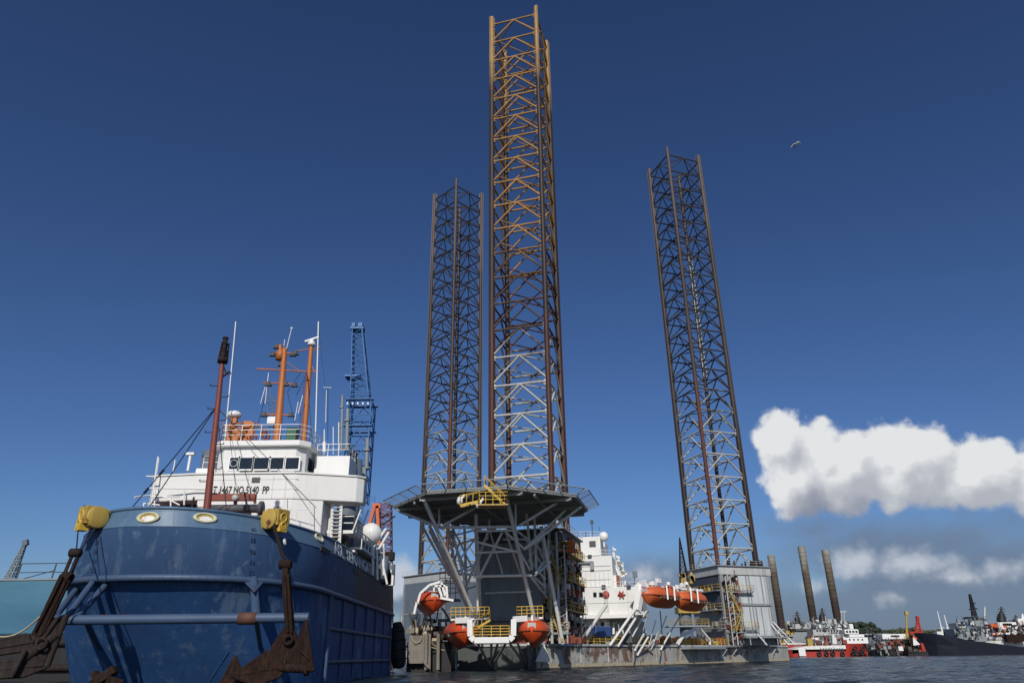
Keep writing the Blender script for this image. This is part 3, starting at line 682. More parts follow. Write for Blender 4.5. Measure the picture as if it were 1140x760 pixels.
# vertical white vent pipes beside the blue tower
for x,y0,y1,Y,r_ in((386,455,500,66,.18),(380,440,500,66,.12),(408,488,522,68,.2),(404.5,520,560,66,.2),(377,470,505,66,.08)):
    q=MB(); q.tube(P(x,y1,Y),P(x+1.2,y0,Y),r_,8); q.tube(P(x+.3,y0+14,Y),P(x+.3,y0+12,Y),r_*1.7,8); q.tube(P(x+.3,y1-2,Y),P(x+.3,y1,Y),r_*1.8,8); obj('vent_pipe',q,M['greyship'],ship)
lr=MB(); q=P(413,594,66); lr.ball(q,.98,18,10); lr.ring(q,(1,.1,.2),.99,.03,24,5); lraft=obj('liferaft_canister',lr,M['white_clean'],ship)
cr=MB()
for (x1,y1,x2,y2,r_) in((398,585,398,600,.1),(398,600,415,607,.13),(415,607,415,640,.12),(416,608,430,588,.12),(421,612,433,592,.13),(420,610,420,645,.1),(427,605,427,640,.1),(424,618,431,650,.1),(410,603,402,600,.1),(388,590,398,590,.1)): cr.tube(P(x1,y1,66),P(x2,y2,66),r_,8)
obj('davit_frame',cr,M['white'],ship)
mc=MB()
for i in range(16): 
    x=418+random.random()*16; y=618+ (x-418)*1.6+random.random()*10-6; q=P(x,y,74); mc.obox(q,(.3+random.random()*.2,0,0),(0,.3,0),(0,0,.3+random.random()*.5))
for i in range(12):
    x=417+random.random()*17; y=612+(x-418)*1.6; q=P(x,y+8,74); mc.tube(q,q+V((random.random()*.6-.3,.2,1.4)),.08,6)
obj('winch_gear',mc,M['white_rusty'],ship)
for i in range(5): obj('deck_box',MB().rbox(-14.3+random.random()*.4,60+i*3,8.3,.6,1.5,1.5+random.random()),M['black'],ship)
rg=MB(); rg.tube(P(375,588,60),P(375,597,60),.3,10,.12); rg.box(-13.6,-12.9,59.5,60.4,9.4,9.55); obj('mushroom_vent',rg,M['white_clean'],ship)
for x,Y in((325,53),(335,54),(340,55)):
    q=P(x,582,Y); g=MB(); g.lathe((q.x,Y,8.3),[(.25,0),(.25,1.1),(.45,1.2),(.4,1.5),(0,1.6)],12); obj('mushroom_vent',g,M['bluegrey'],ship)
# stays
stay=MB(); top=P(241.5,452,43.6)
for (x,y,Y,r_) in((146,566,46,.035),(165,566,45.5,.035),(252,565,43,.03)): stay.tube(top,P(x,y,Y),r_,5)
for f in(.62,.8): a=top.lerp(P(146,566,46),f); stay.tube(a,top.lerp(P(146,566,46),f+.05),.08,6)
stay.tube(P(243,455,43.6),P(258,470,57.5),.035,5); stay.tube(P(258,470,57.5),P(352,565,55),.028,5); stay.tube(P(254,470,57),P(262,540,55.5),.02,5)
for a,b in(((342,415),(330,440)),((342,415),(348,500)),((299,427),(285,480)),((335,414),(320,436)),((320,436),(328,470))): stay.tube(P(*a,61.5),P(*b,61.5),.025,4)
stay.tube(P(365,431,62),P(365,490,63),.025,4); stay.tube(P(362,431,62),P(354,360,62),.015,4)
for a,b in(((275,536),(273,566)),((268,548),(274,564)),((240,545),(236,566)),((205,556),(200,566))): pass
ob=MB(); ob.tube(P(272,548,50),P(276,568,46),.07,6); ob.tube(P(216,553,46),P(213,567,46),.06,6)
obj('rigging_wire',stay,M['wire'],ship); obj('rigging_post',ob,M['black'],ship)
# ================================================================== anchors, hung from the rollers
def plate(mb,pts,th):
    pts=[V(p) for p in pts]
    for i in range(len(pts)): mb.tube(pts[i],pts[(i+1)%len(pts)],.075+th*.12,7)
    n=(pts[1]-pts[0]).cross(pts[2]-pts[0]).normalized()*th/2; k=len(pts)
    mb.add([p+n for p in pts]+[p-n for p in pts],[tuple(range(k)),tuple(range(k,2*k))[::-1]]+[(i,k+i,k+(i+1)%k,(i+1)%k) for i in range(k)])
def chain(mb,p,q,r_=.045,l=.3):
    p,q=V(p),V(q); d=(q-p); n=max(2,int(d.length/(l*.72))); ax=d.normalized(); e=ax.cross(V((0,1,.1))).normalized()
    for i in range(n):
        m=p.lerp(q,(i+.5)/n); a=e if i%2 else ax.cross(e); b=ax.cross(a)
        pts=[m+ax*(l*.5*c(t))+b*(l*.3*s(t)) for t in [k*math.pi/4 for k in range(8)]]; mb.path(pts+[pts[0]],r_,5)
YA=38.0
an1=thing('ship_anchor','rusty brown anchor with triangular flukes hanging on the right of the blue bow','anchor',P(322,735,YA),group='rusty anchors hung from the blue bow')
a_=MB(); a_.beam(P(318.5,640,YA),P(323,704,YA),.34,.4); a_.beam(P(316.7,640,YA-.28),P(320.5,704,YA-.28),.1,.1); a_.beam(P(320.7,640,YA-.28),P(325,704,YA-.28),.1,.1); a_.beam(P(318,628,YA),P(318.5,645,YA),.3,.3); a_.lathe(P(318,628,YA)-V((.3,0,0)),[(0,0),(.24,0),(.24,.6),(0,.6)],12,(1,0,0)); obj('shank',a_,M['rust'],an1,bevel=.04)
a_=MB(); plate(a_,[P(341,690,YA-.5),P(348,746,YA-.6),P(324,737,YA-.1)],.14); a_.tube(P(341,690,YA-.5),P(332,739,YA-.35),.1,8); a_.tube(P(346,735,YA-.6),P(333,722,YA-.4),.07,6); obj('fluke',a_,M['rust'],an1)
a_=MB(); plate(a_,[P(258,752,YA-1.2),P(300,724,YA-.5),P(318,733,YA-.2),P(312,752,YA-.5),P(285,762,YA-1)],.14); a_.tube(P(258,752,YA-1.2),P(316,742,YA-.4),.1,8); a_.tube(P(280,738,YA-.9),P(292,756,YA-.8),.07,6); obj('fluke',a_,M['rust'],an1)
a_=MB(); plate(a_,[P(317,700,YA),P(327,702,YA),P(334,733,YA),P(322,744,YA),P(306,738,YA-.2),P(303,722,YA-.2)],.3); a_.tube(P(300,742,YA-.5),P(340,744,YA-.3),.2,12); a_.tube(P(296,742.5,YA-.5),P(300,742,YA-.5),.3,12); a_.tube(P(340,744,YA-.3),P(344,744.5,YA-.3),.3,12); a_.ring(P(321,712,YA-.35),(0,1,0),.2,.07,14,6); obj('crown',a_,M['rust'],an1)
a_=MB(); plate(a_,[P(262,730,YA-.3),P(272,760,YA-.6),P(246,760,YA-.8)],.12); a_.tube(P(262,730,YA-.3),P(259,760,YA-.7),.09,7); obj('palm',a_,M['rust'],an1)
a_=MB(); chain(a_,rr_+V((.25,-.7,-.4)),P(318,630,YA)); obj('chain',a_,M['rust_dark'],an1)
sk=MB(); sk.ring(P(317,603,39),(1,0,.2),.13,.05,12,6); sk.tube(P(317,600,39),P(317.2,606,39),.07,6); obj('shackle',sk,M['white_rusty'],an1)
YL=37.2
an2=thing('ship_anchor','dark rusty anchor slung at a slant left of the blue bow','anchor',P(40,740,YL),group='rusty anchors hung from the blue bow')
a_=MB(); a_.beam(P(74,640,YL),P(42,708,YL),.40,.5); a_.tube(P(70,641,YL),P(79,644,YL),.26,10); a_.beam(P(78,645,YL-.3),P(48,706,YL-.3),.12,.1); a_.beam(P(70,641,YL-.3),P(39,703,YL-.3),.12,.1); obj('shank',a_,M['rust'],an2,bevel=.05)
a_=MB(); a_.path([P(84,612,YL),P(87,617,YL),P(77,641,YL),P(71,640,YL),P(82,614,YL),P(84,612,YL)],.09,8); a_.lathe(P(84,615,YL)-V((.25,0,0)),[(0,0),(.22,0),(.22,.5),(0,.5)],10,(1,0,0)); obj('shackle',a_,M['rust_dark'],an2)
a_=MB(); plate(a_,[P(44,694,YL),P(66,688,YL+.3),P(62,712,YL+.2),P(46,742,YL),P(32,730,YL-.2),P(34,710,YL-.1)],.24); a_.tube(P(24,735,YL-.4),P(64,706,YL+.2),.24,12); a_.ring(P(46,716,YL-.35),(0,1,0),.24,.08,14,6); obj('crown',a_,M['rust_dark'],an2)
a_=MB(); plate(a_,[P(-45,722,YL-1.5),P(30,706,YL-.3),P(38,722,YL-.2),P(-45,734,YL-1.5)],.14); a_.tube(P(-45,728,YL-1.5),P(38,714,YL-.2),.1,8); obj('fluke',a_,M['rust_dark'],an2)
a_=MB(); plate(a_,[P(-45,742,YL-1.3),P(40,732,YL-.2),P(52,742,YL),P(26,752,YL-.4),P(-45,756,YL-1.3)],.14); a_.tube(P(-45,749,YL-1.3),P(48,740,YL-.1),.1,8); a_.tube(P(12,754,YL-.9),P(28,724,YL-.6),.13,8); a_.tube(P(74,684,YL+.4),P(52,742,YL),.15,8); obj('fluke',a_,M['rust_dark'],an2)
a_=MB(); a_.tube(rl+V((-.6,-.4,-.6)),P(85,613,YL),.035,6); a_.tube(rl+V((.5,-.6,-.6)),P(89,613,YL),.035,6); a_.tube(rl+V((.2,-.6,-.6)),P(80,640,YL+.3),.03,6); obj('hoist_wire',a_,M['wire'],an2)
bl_=thing('timber_fender','brown broken timber block at the foot of the blue bow','fender',P(115,758,37.5))
a_=MB(); a_.beam(P(103,762,37.5),P(129,744,37.5),.5,.4); obj('block',a_,M['rust'],bl_,bevel=.06); a_=MB(); a_.beam(P(118,757,37.3),P(136,762,37.6),.45,.45); a_.beam(P(105,748,37.8),P(112,762,37.6),.3,.3); obj('plank',a_,M['rust'],bl_,bevel=.05)

# ================================================================== JACK-UP RIG
RA=V((2.33,106.3,0)); ra=V((s(R(13.3)),c(R(13.3)),0)); rp_=V((c(R(13.3)),-s(R(13.3)),0))
def G(w_,l,z=0): return RA+ra*l+rp_*w_+V((0,0,z))
def loc(p): d=V(p)-RA; return d.dot(rp_),d.dot(ra)
def GF(px,py,l0): # pixel onto the rig's cross plane at length l0 -> (w,z)
    p=PL(px,py,G(0,l0),ra); return loc(p)[0],p.z
HD=3.0
h1=V((8.0,104.2,0)); h2=V((57.0,163.5,0)); he=(h2-h1).normalized(); hn=V((he.y,-he.x,0))   # starboard hull side, outward normal
def PH(px,py,off=0): return PL(px,py,h1+hn*off,hn)
rig=thing('jackup_rig','grey offshore jack-up rig with three tall lattice legs and a helideck','oil rig',tuple(G(0,10,0)))
hp=[(2.4,-9.2),(6.0,-.7),(40.1,67.8),(-40.1,67.8),(-9.5,-3),(-8.2,-8.2)]
HP=[tuple(G(a,b)[:2]) for a,b in hp]
mb=MB(); mb.prism(HP,-1.2,HD); mb.m=[0]*len(mb.f)
mb.m[0]=0; mb.m[5]=1; mb.m[4]=1
obj('hull',mb,[M['righull'],M['righull_dark']],rig)
mb=MB()
for i in(0,1,5,4): mb.beam(V((*HP[i],HD-.1)),V((*HP[(i+1)%6],HD-.1)),.35,.28)
obj('gunwale',mb,M['grey_light'],rig)
# plate frames on the side
mb=MB()
for k in range(34):
    q=h1.lerp(h2,(k+.5)/34)+hn*.03
    if k%3==0: mb.beam(q+V((0,0,.7)),q+V((0,0,HD-.2)),.10,.10)
obj('side_frame',mb,M['grey_light'],rig)
# gussets under the sponson at the stern
for k in range(6):
    q=PH(803+k*11.,722,0.05); g=MB(); b=q+V((0,0,-1.3)); t=q+hn*1.2
    g.add([q,b,t,q+he*.12,b+he*.12,t+he*.12],[(0,1,2),(3,5,4),(0,2,5,3),(1,4,5,2),(0,3,4,1)]); obj('sponson_bracket',g,M['grey_light'],rig)
a=PH(797,719,0); b=PH(862,718,0); g=MB(); g.obox((a+b)/2+hn*.6+V((0,0,-.05)),(b-a)/2,hn*.7,V((0,0,.12))); obj('sponson',g,M['grey'],rig)
a=PH(757,719,0); b=PH(797,719,0); g=MB(); g.obox((a+b)/2+hn*.9+V((0,0,-.25)),(b-a)/2,hn*1.0,V((0,0,.2))); obj('sponson',g,M['grey'],rig)
# ---- legs
def leg(ctr,rot,z0,z1,matc,matb,lab):
    a=V((c(rot),s(rot),0))*4.45; b=V((-s(rot),c(rot),0))*4.45; C_=V((*ctr,0)); cs=[C_-a-b,C_+a-b,C_+a+b,C_-a+b]
    root=bpy.data.objects.new('leg',None); COL.objects.link(root); root.parent=rig; root.location=-rig.location; root['label']=lab
    bay=4.72; ks=[]; z=z1-1.0
    while z>z0: ks.append(z); z-=bay
    for qi,q in enumerate(cs):
        d=(q-C_).normalized(); e=V((-d.y,d.x,0)); m=MB(); m.tube(q+V((0,0,z0)),q+V((0,0,z1+1)),.41,8); m.obox(q+V((0,0,(z0+z1+1)/2)),d*.56,e*.09,V((0,0,(z1+1-z0)/2)))
        n=int((z1-z0)/.9)
        o=obj('chord',m,M['legBCn'] if (qi==0 and matc is M['legBCc']) else matc); o.parent=root
    for i in range(4):
        p,q=cs[i],cs[(i+1)%4]; m=MB(); mid=(p+q)/2
        for j,zz in enumerate(ks):
            Z=V((0,0,zz)); m.tube(p+Z,q+Z,.17,6,cap=False)
            zl=max(z0,zz-bay+.35); Zl=V((0,0,zl))
            m.tube(mid+Z,p+Zl,.155,6,cap=False); m.tube(mid+Z,q+Zl,.155,6,cap=False)
            for (u_) in(p,q): m.beam(u_.lerp(mid,.06)+Z,u_.lerp(mid,.14)+Z,.05,.8)
        o=obj('face_bracing',m,matb); o.parent=root
    for zz in ks:
        m=MB(); mids=[(cs[i]+cs[(i+1)%4])/2+V((0,0,zz)) for i in range(4)]
        for i in range(4): m.tube(mids[i],mids[(i+1)%4],.12,5,cap=False)
        o=obj('span_breaker',m,matb); o.parent=root
    return cs,root
LA,rA=leg((2.33,106.3),R(-15.8),3,116,M['legAc'],M['legA'],'nearest leg with ochre upper half')
LB,rB=leg((-14.15,161.6),R(45),3,116,M['legBCc'],M['legBC'],'left rear leg, dark brown')
LC,rC=leg((41.87,149.3),R(20),3,116,M['legBCc'],M['legBC'],'right leg, dark brown with pale foot')
# pale ladder pipes inside leg C, small boxes at the node points of legs
m=MB()
for dx in(0,.7): m.tube(V((44.2+dx,154.3,60)),V((44.2+dx,154.3,92)),.09,5)
for k in range(60): m.tube(V((44.2,154.3,60.3+k*.53)),V((44.9,154.3,60.3+k*.53)),.05,4)
o=obj('leg_ladder',m,M['legwhite']); o.parent=rC
# ---- jacking houses
def house(name,ctr,rot,x0,x1,y0,y1,z0,z1,face_mats,lab,fascia=1.5):
    C_=V((*ctr,0)); ax=V((c(rot),s(rot),0)); ay=V((-s(rot),c(rot),0))
    def T(x,y,z): return C_+ax*x+ay*y+V((0,0,z))
    def bx(mb,a0,a1,b0,b1,c0,c1): return mb.obox(T((a0+a1)/2,(b0+b1)/2,(c0+c1)/2),ax*(a1-a0)/2,ay*(b1-b0)/2,V((0,0,(c1-c0)/2)))
    r_=bpy.data.objects.new(name,None); COL.objects.link(r_); r_.parent=rig; r_.location=-rig.location; r_['label']=lab
    def ob(n,mb,mat,bevel=0):
        o=obj(n,mb,mat,None,bevel=bevel); o.parent=r_; return o
    m=MB(); bx(m,x0+.3,x1-.3,y0+.3,y1-.3,z0,z1-.05); ob('core',m,M['navy_panel'])
    m=MB(); bx(m,x0-.25,x1+.25,y0-.25,y1+.25,z1-fascia,z1); ob('fascia',m,face_mats[2],.04)
    m=MB(); bx(m,x0-.6,x1+.6,y0-.6,y1+.6,z1,z1+.18); ob('roof_plate',m,M['grey'],.03)
    rl_=MB().rail([T(x0-.5,y1+.5,z1+.18),T(x0-.5,y0-.5,z1+.18),T(x1+.5,y0-.5,z1+.18),T(x1+.5,y1+.5,z1+.18)],.9,2,.03,1.8); ob('roof_railing',rl_,M['grey_light'])
    return T,bx,ob
# C: white cladding on the face towards the viewer, shade painted dark on the left face
T,bx,ob=house('jacking_house',(41.87,149.3),R(20),-5.5,5.9,-6,4.8,3,16.9,(0,0,M['grey_light']),'right jacking house with pale cladding')
m=MB(); bx(m,-2.4,5.4,-6.02,-5.72,4.6,15.4); pn=ob('cladding',m,M['panel_white'])
m=MB()
for x in(.2,.9,2.8): bx(m,x,x+.14,-6.16,-6.03,4.7,15.3 if x<2.5 else 9.8)
bx(m,-2.4,5.4,-6.3,-6.03,9.9,10.3); bx(m,-2.4,5.5,-6.2,-6.03,4.5,4.7)
ob('panel_beam',m,M['grey'])
m=MB(); bx(m,5.4,5.9,-6.15,-5.6,3,15.4); bx(m,-2.8,-2.4,-6.2,-5.7,3,15.4); bx(m,-5.6,-4.9,-6.2,-5.6,3,15.4); bx(m,-4.,-3.7,-6.25,-6.,3,15.4); ob('corner_post',m,M['grey'])
m=MB(); bx(m,-5.55,-5.25,-5,4.6,9,15.3); ob('side_cladding',m,M['shaded_side'])
def platforms(T,bx,ob,xs,yface,levels,depth=1.2,seed=1,mat='grey',dense=26,pipes=10,zmax=15):
    rnd=random.Random(seed)
    for z in levels:
        m=MB(); bx(m,xs[0],xs[1],yface-depth,yface,z-.14,z); ob('platform',m,M[mat])
        r_=MB().rail([T(xs[0],yface,z),T(xs[0],yface-depth,z),T(xs[1],yface-depth,z),T(xs[1],yface,z)],1.05,2,.035,1.1); ob('railing',r_,M['yellow'])
    for kk,mt in enumerate(('rust','grey_light','canvas','grey_dark','redbrown','grey')):
        m=MB()
        for i in range(dense):
            x=rnd.uniform(*xs); z=rnd.uniform(3.2,zmax); q=rnd.uniform(.15,.6); y=yface-rnd.uniform(.05,depth*.8)
            bx(m,x-q/2,x+q/2,y-.2,y+.2,z,z+rnd.uniform(.2,.9))
        for i in range(pipes):
            x=rnd.uniform(*xs); z=rnd.uniform(3,zmax-4); h=rnd.uniform(1.5,6); y=yface-rnd.uniform(.1,depth*.7)
            m.tube(T(x,y,z),T(x,y,z+h),rnd.uniform(.05,.15),6)
            if rnd.random()<.5: m.tube(T(x,y,z),T(x+rnd.uniform(-1.5,1.5),y,z),.08,6)
        o=ob('machinery' if kk%2 else 'piping',m,M[mt])
        if o.data.vertices: o['kind']='stuff'
        else: bpy.data.objects.remove(o)
platforms(T,bx,ob,(-5.3,-2.4),-6.2,(5.2,8.4,12.2),1.3,3,dense=22,pipes=9)
platforms(T,bx,ob,(-2.4,1.),-6.35,(5.9,12.4),.8,5,dense=0,pipes=0)
m=MB(); bx(m,-2.8,6.4,-8.2,-5.8,4.2,4.42); 
for x in(-2,1,4,6): m.tube(T(x,-8,3),T(x,-8,4.3),.12,6)
ob('platform',m,M['grey']); r_=MB().rail([T(-2.8,-8.1,4.42),T(6.3,-8.1,4.42)],1,2,.035,1.4); ob('railing',r_,M['grey_light'])
m=MB(); m.tube(T(6,-8.4,3),T(4.5,-6.3,6.6),.12,6); m.tube(T(7.5,-8.4,3),T(5,-6.3,7.),.12,6); m.tube(T(1,-8.6,3),T(-.5,-8.6,4.6),.14,6); ob('inclined_strut',m,M['white'])
m=MB(); m.stair(T(-3.4,-7.6,8.5),T(-5,-7.6,12.1),.7); m.stair(T(-4.8,-7.6,5.3),T(-3.,-7.6,8.3),.7); ob('stair',m,M['yellow_dirty'])
m=MB(); m.tube(T(-5.3,-7.4,3),T(-5.3,-7.4,15),.12,6)
for z in range(4,15): m.beam(T(-5.3,-7.4,z),T(-4.4,-7.4,z+.6),.08,.08)
m.tube(T(-4.3,-7.4,3),T(-4.3,-7.4,15),.12,6); ob('cable_tower',m,M['grey_light'])
m=MB(); ladder(m,T(4.6,-6.35,4.5),T(4.6,-6.35,16.9),ax_c:=V((c(R(20)),s(R(20)),0)),.5,30); ob('wall_ladder',m,M['grey'])
for x,y0,y1 in((1.6,4.6,9.9),(3.7,10.3,15.3),(-1.6,4.6,15.3),(5.1,4.6,15.3)): ob('wall_pipe',MB().tube(T(x,-6.2,y0),T(x,-6.2,y1),.08,6),M['grey'])
for v in(6.,9.2,12.6):
    m=MB(); bx(m,-6.6,-5.5,-6,1.5,v-.14,v); ob('platform',m,M['grey']); ob('railing',MB().rail([T(-6.6,1.5,v),T(-6.6,-6,v),T(-5.5,-6,v)],1.05,2,.035,1.2),M['yellow'])
for i in range(9): q_=random.uniform(-5.5,1); v=random.uniform(3.5,14); m=MB(); bx(m,-6.2,-5.6,q_,q_+random.uniform(.4,1.1),v,v+random.uniform(.4,1.2)); ob('wall_box',m,M[random.choice(['grey','rust','yellow_dirty','grey_light'])])
# roof fittings
m=MB()
for i in range(12): x=random.uniform(-4,5.4); m.rbox(*T(x,-5.6,0)[:2],17.1,.3,.3,.4+random.random()*.9)
ob('roof_fitting',m,M['rust'])
# B
T,bx,ob=house('jacking_house',(-14.15,161.6),R(45),-6.7,6.7,-6.7,6.7,3,17.5,(0,0,M['grey_light']),'left rear jacking house, blue grey')
m=MB(); bx(m,-6.95,-6.45,-6.2,6.2,4,16.); ob('cladding',m,M['bluegrey']); m=MB(); bx(m,-6.2,6.2,-6.95,-6.45,4,16.); ob('cladding',m,M['bluegrey'])
m=MB()
for v in(-6.8,6.4): bx(m,-7.05,-6.6,v,v+.4,3,16)
bx(m,-7.05,-6.9,-6.2,6.2,9.8,10.1); bx(m,6.4,6.8,-7.05,-6.6,3,16); bx(m,-6.2,6.2,-7.05,-6.9,9.8,10.1); ob('panel_beam',m,M['grey'])
# A: shaded dark front under the helideck, busy access tower on its right
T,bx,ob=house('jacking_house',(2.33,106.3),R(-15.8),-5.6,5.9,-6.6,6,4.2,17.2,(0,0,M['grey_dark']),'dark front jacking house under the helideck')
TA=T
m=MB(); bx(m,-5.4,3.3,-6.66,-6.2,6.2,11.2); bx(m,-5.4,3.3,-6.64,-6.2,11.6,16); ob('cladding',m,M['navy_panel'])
m=MB()
for z in(5.9,11.35): bx(m,-5.6,3.4,-6.85,-6.3,z,z+.25)
for x in(-5.6,-1.3,3.3): bx(m,x,x+.2,-6.8,-6.3,4.4,16)
ob('panel_beam',m,M['grey'])
platforms(T,bx,ob,(3.6,6.2),-6.7,(7.3,10.9,14.4),1.2,11,dense=26,pipes=12,zmax=16)
m=MB()
for z in(7.0,10.7,14.2): bx(m,5.9,6.9,-7.5,5,z-.12,z)
ob('platform',m,M['yellow_dirty'])
for z in(7.0,10.7,14.2): ob('railing',MB().rail([T(6.0,-7.5,z),T(6.9,-7.5,z),T(6.9,5,z)],1.05,2,.035,1.3),M['yellow'])
for kk,mt in enumerate(('rust','grey_light','redbrown','grey_dark')):
    m=MB()
    for i in range(30):
        y=random.uniform(-6.5,5.5); z=random.uniform(4,16); q=random.uniform(.2,.7); bx(m,5.95,6.1+random.random()*.7,y-q,y+q,z,z+random.uniform(.3,1.1))
    ob('machinery',m,M[mt])['kind']='stuff'
m=MB()
for x,y in((5.6,-8.),(6.6,-8.),(4.6,-8.)): m.tube(T(x,y,3),T(x,y,16.6 if x<6 else 15.),.2 if x<6 else .11,8)
for z in range(4,16): m.beam(T(5.6,-8,z),T(6.6,-8,z+.5),.06,.06)
ob('pipe_stack',m,M['grey_light'])
m=MB(); m.stair(T(4.2,-7.9,7.4),T(6,-7.9,10.8),.7); m.stair(T(6,-7.9,10.9),T(4.2,-7.9,14.3),.7); m.stair(T(6,-7.9,3.2),T(4.4,-7.9,7.2),.7); ob('stair',m,M['yellow_dirty'])
m=MB(); bx(m,5.8,8.,-7.8,-5.6,14.1,14.3); bx(m,6.9,7.7,-7,-6.,14.3,15.6); ob('orange_locker',m,M['orange_old']); 
ob('railing',MB().rail([T(5.9,-7.8,14.3),T(8.,-7.8,14.3),T(8.,-5.6,14.3)],1.05,2,.04,.9),M['yellow'])
# lower front: open deck under the house
m=MB(); bx(m,-7.5,6.8,-8.2,-6.7,4.05,4.3); ob('platform',m,M['grey']); ob('railing',MB().rail([T(-7.5,-8.2,4.3),T(6.8,-8.2,4.3)],1.1,3,.035,1.2),M['yellow_dirty'])
m=MB()
for kx in range(9): x=-7+kx*1.8; m.tube(T(x,-8,3),T(x,-8,4.1),.1,6)
for i in range(26): x=random.uniform(-7.5,8); bx(m,x,x+random.uniform(.3,1.2),-7.8,-6.9,3,3+random.uniform(.4,1.)) 
ob('machinery',m,M['redbrown'])['kind']='stuff'
# ---- helideck
HZ=18.2
hc=V((-2.6,88.6,0)); hrot=R(-13.3); Ro=11.9
def oct_(r_,z,sx=1.): return [hc+rp_*(r_*c(R(22.5+45*k)))*sx+ra*(r_*s(R(22.5+45*k)))+V((0,0,z)) for k in range(8)]
o8=oct_(Ro,0)
m=MB(); m.prism([tuple(p[:2]) for p in o8],HZ,HZ+.25); hd=obj('helideck_plate',m,M['under'],rig)
m=MB()
for k in range(-11,12):
    l_=k*.97; half=Ro*c(R(22.5)); cut=half if abs(l_)<Ro*s(R(22.5)) else half-(abs(l_)-Ro*s(R(22.5)))
    if cut>.3: m.beam(hc+ra*l_-rp_*cut+V((0,0,HZ-.12)),hc+ra*l_+rp_*cut+V((0,0,HZ-.12)),.11,.24)
obj('deck_joist',m,M['under'],hd)
m=MB()
for l_ in(-9.6,-5,0,5,9.6):
    half=Ro*c(R(22.5)); cut=half if abs(l_)<Ro*s(R(22.5)) else half-(abs(l_)-Ro*s(R(22.5)))
    m.beam(hc+ra*l_-rp_*cut+V((0,0,HZ-.42)),hc+ra*l_+rp_*cut+V((0,0,HZ-.42)),.22,.36)
for w_ in(-7,0,7): m.beam(hc+rp_*w_-ra*(10.5 if w_==0 else 8.5)+V((0,0,HZ-.45)),hc+rp_*w_+ra*(10.5 if w_==0 else 8.5)+V((0,0,HZ-.45)),.24,.4)
for k in range(8): m.beam(o8[k]+V((0,0,HZ+.02)),o8[(k+1)%8]+V((0,0,HZ+.02)),.22,.36)
obj('deck_girder',m,M['under'],hd)
oo=oct_(Ro+1.6,HZ+.65); oi=oct_(Ro+.1,HZ+.1); m=MB(); nt_=MB()
for k in range(8):
    a,b,a2,b2_=oi[k],oi[(k+1)%8],oo[k],oo[(k+1)%8]; a2=a2.lerp(b2_,.04); b2_=b2_.lerp(a2,.04)
    m.tube(a2,b2_,.07,6); m.tube(a,b,.07,6)
    for j in range(5): f=j/4; m.tube(a.lerp(b,f),a2.lerp(b2_,f),.06,6)
    for j in range(1,25): f=j/25; nt_.tube(a.lerp(b,f),a2.lerp(b2_,f),.012,3,cap=False)
    for j in range(1,5): f=j/5; nt_.tube(a.lerp(a2,f),b.lerp(b2_,f),.012,3,cap=False)
nf=obj('safety_net_frame',m,M['grey'],hd); obj('safety_net',nt_,M['grey_dark'],nf)
# lamps / foam monitors and stair landing on the front edge
m=MB(); q=P(549,561,74.5); m.obox(q+V((0,0,-.2)),(1.55,0,0),(0,.9,0),(0,0,.07)); ld_=obj('stair_landing',m,M['yellow_dirty'],rig)
m=MB(); m.rail([q+V((-1.5,.8,-.1)),q+V((-1.5,-.8,-.1)),q+V((1.5,-.8,-.1)),q+V((1.5,.8,-.1))],1.2,3,.04,.75); m.stair(q+V((-3.4,-.4,-.2)),q+V((-1.4,-.4,.2)),.6); m.stair(q+V((1.2,-.2,-.1)),q+V((-.9,-.2,1.9)),.7); obj('railing',m,M['yellow'],ld_)
m=MB(); 
for px,py in((512,556),(533,560)): 
    q=P(px,py,76.5); m.lathe(q-V((0,0,.5)),[(0,0),(.3,0),(.35,.4),(.2,.8),(0,.8)],10); m.beam(q,q+V((.5,0,.5)),.25,.25)
obj('deck_edge_lamp',m,M['white'],hd)
# ---- helideck truss. Plane T: leans forward from the bow up to the deck's front edge
def YT(z): return 96.2-.98*(z-3.5)
def PT(px,py,dy=0):
    Y=90.
    for i in range(14): Y=YT(P(px,py,Y).z)+dy
    return P(px,py,Y)
def truss(name,lines,mat='grey_strut'):
    m=MB()
    for L_ in lines:
        (x1,y1,d1),(x2,y2,d2),r_=L_; m.tube(PT(x1,y1,d1),PT(x2,y2,d2),r_,8)
    return obj(name,m,M[mat],rig)
def Z17(px,py): return PZ(px,py,HZ-.5)
for p,q,r_ in ((Z17(472,556),PT(526,680),.23),(PT(563.7,551.6),PT(603,725),.25)): obj('main_strut',MB().tube(p,q,r_,10),M['grey_strut'],rig)
m=MB(); m.tube(V((5.9,97.2,3.0)),PT(602.5,586,8),.24,10); obj('main_strut',m,M['white'],rig)
for L_ in [((445,569),(493,588)),]: pass
und=[ # from truss nodes up to the underside of the deck
 ((584,611),(630,567)),((584,611),(646.7,564)),((578,585),(620.5,559)),((597,637),(627,594)),((492.6,585),(530.5,564)),((493,588),(445,569))]
m=MB()
for a,b in und: m.tube(PT(*a),Z17(*b),.17,8)
obj('deck_brace',m,M['grey_strut'],rig)
truss('truss_brace',[((494,587,0),(571.6,586,0),.17),((529,591,0),(575,590,0),.12),((527,602,0),(579.5,615,0),.14),((530.5,615,0),(578,613,0),.12),((527,641.5,0),(592,640,0),.16),((533.7,641.5,0),(559,592.6,0),.15),((563.7,592.6,0),(584,611,0),.14),((510,625,0),(527,602,2),.12),((578,613,0),(590,634,1),.14)])
m=MB()
for a,b,r_ in(((489,565),(489,586),.12),((529,572),(532,680),.15),((574,560),(574,590),.12)): m.tube(Z17(*a),PT(*b),r_,8)
bk_=[((586,570),(592,634)),((595,575),(597,632)),((604,590),(609,722)),((480,590),(497,625)),((500,590),(520,640)),((517,585),(520,680)),((545,578),(542,600))]
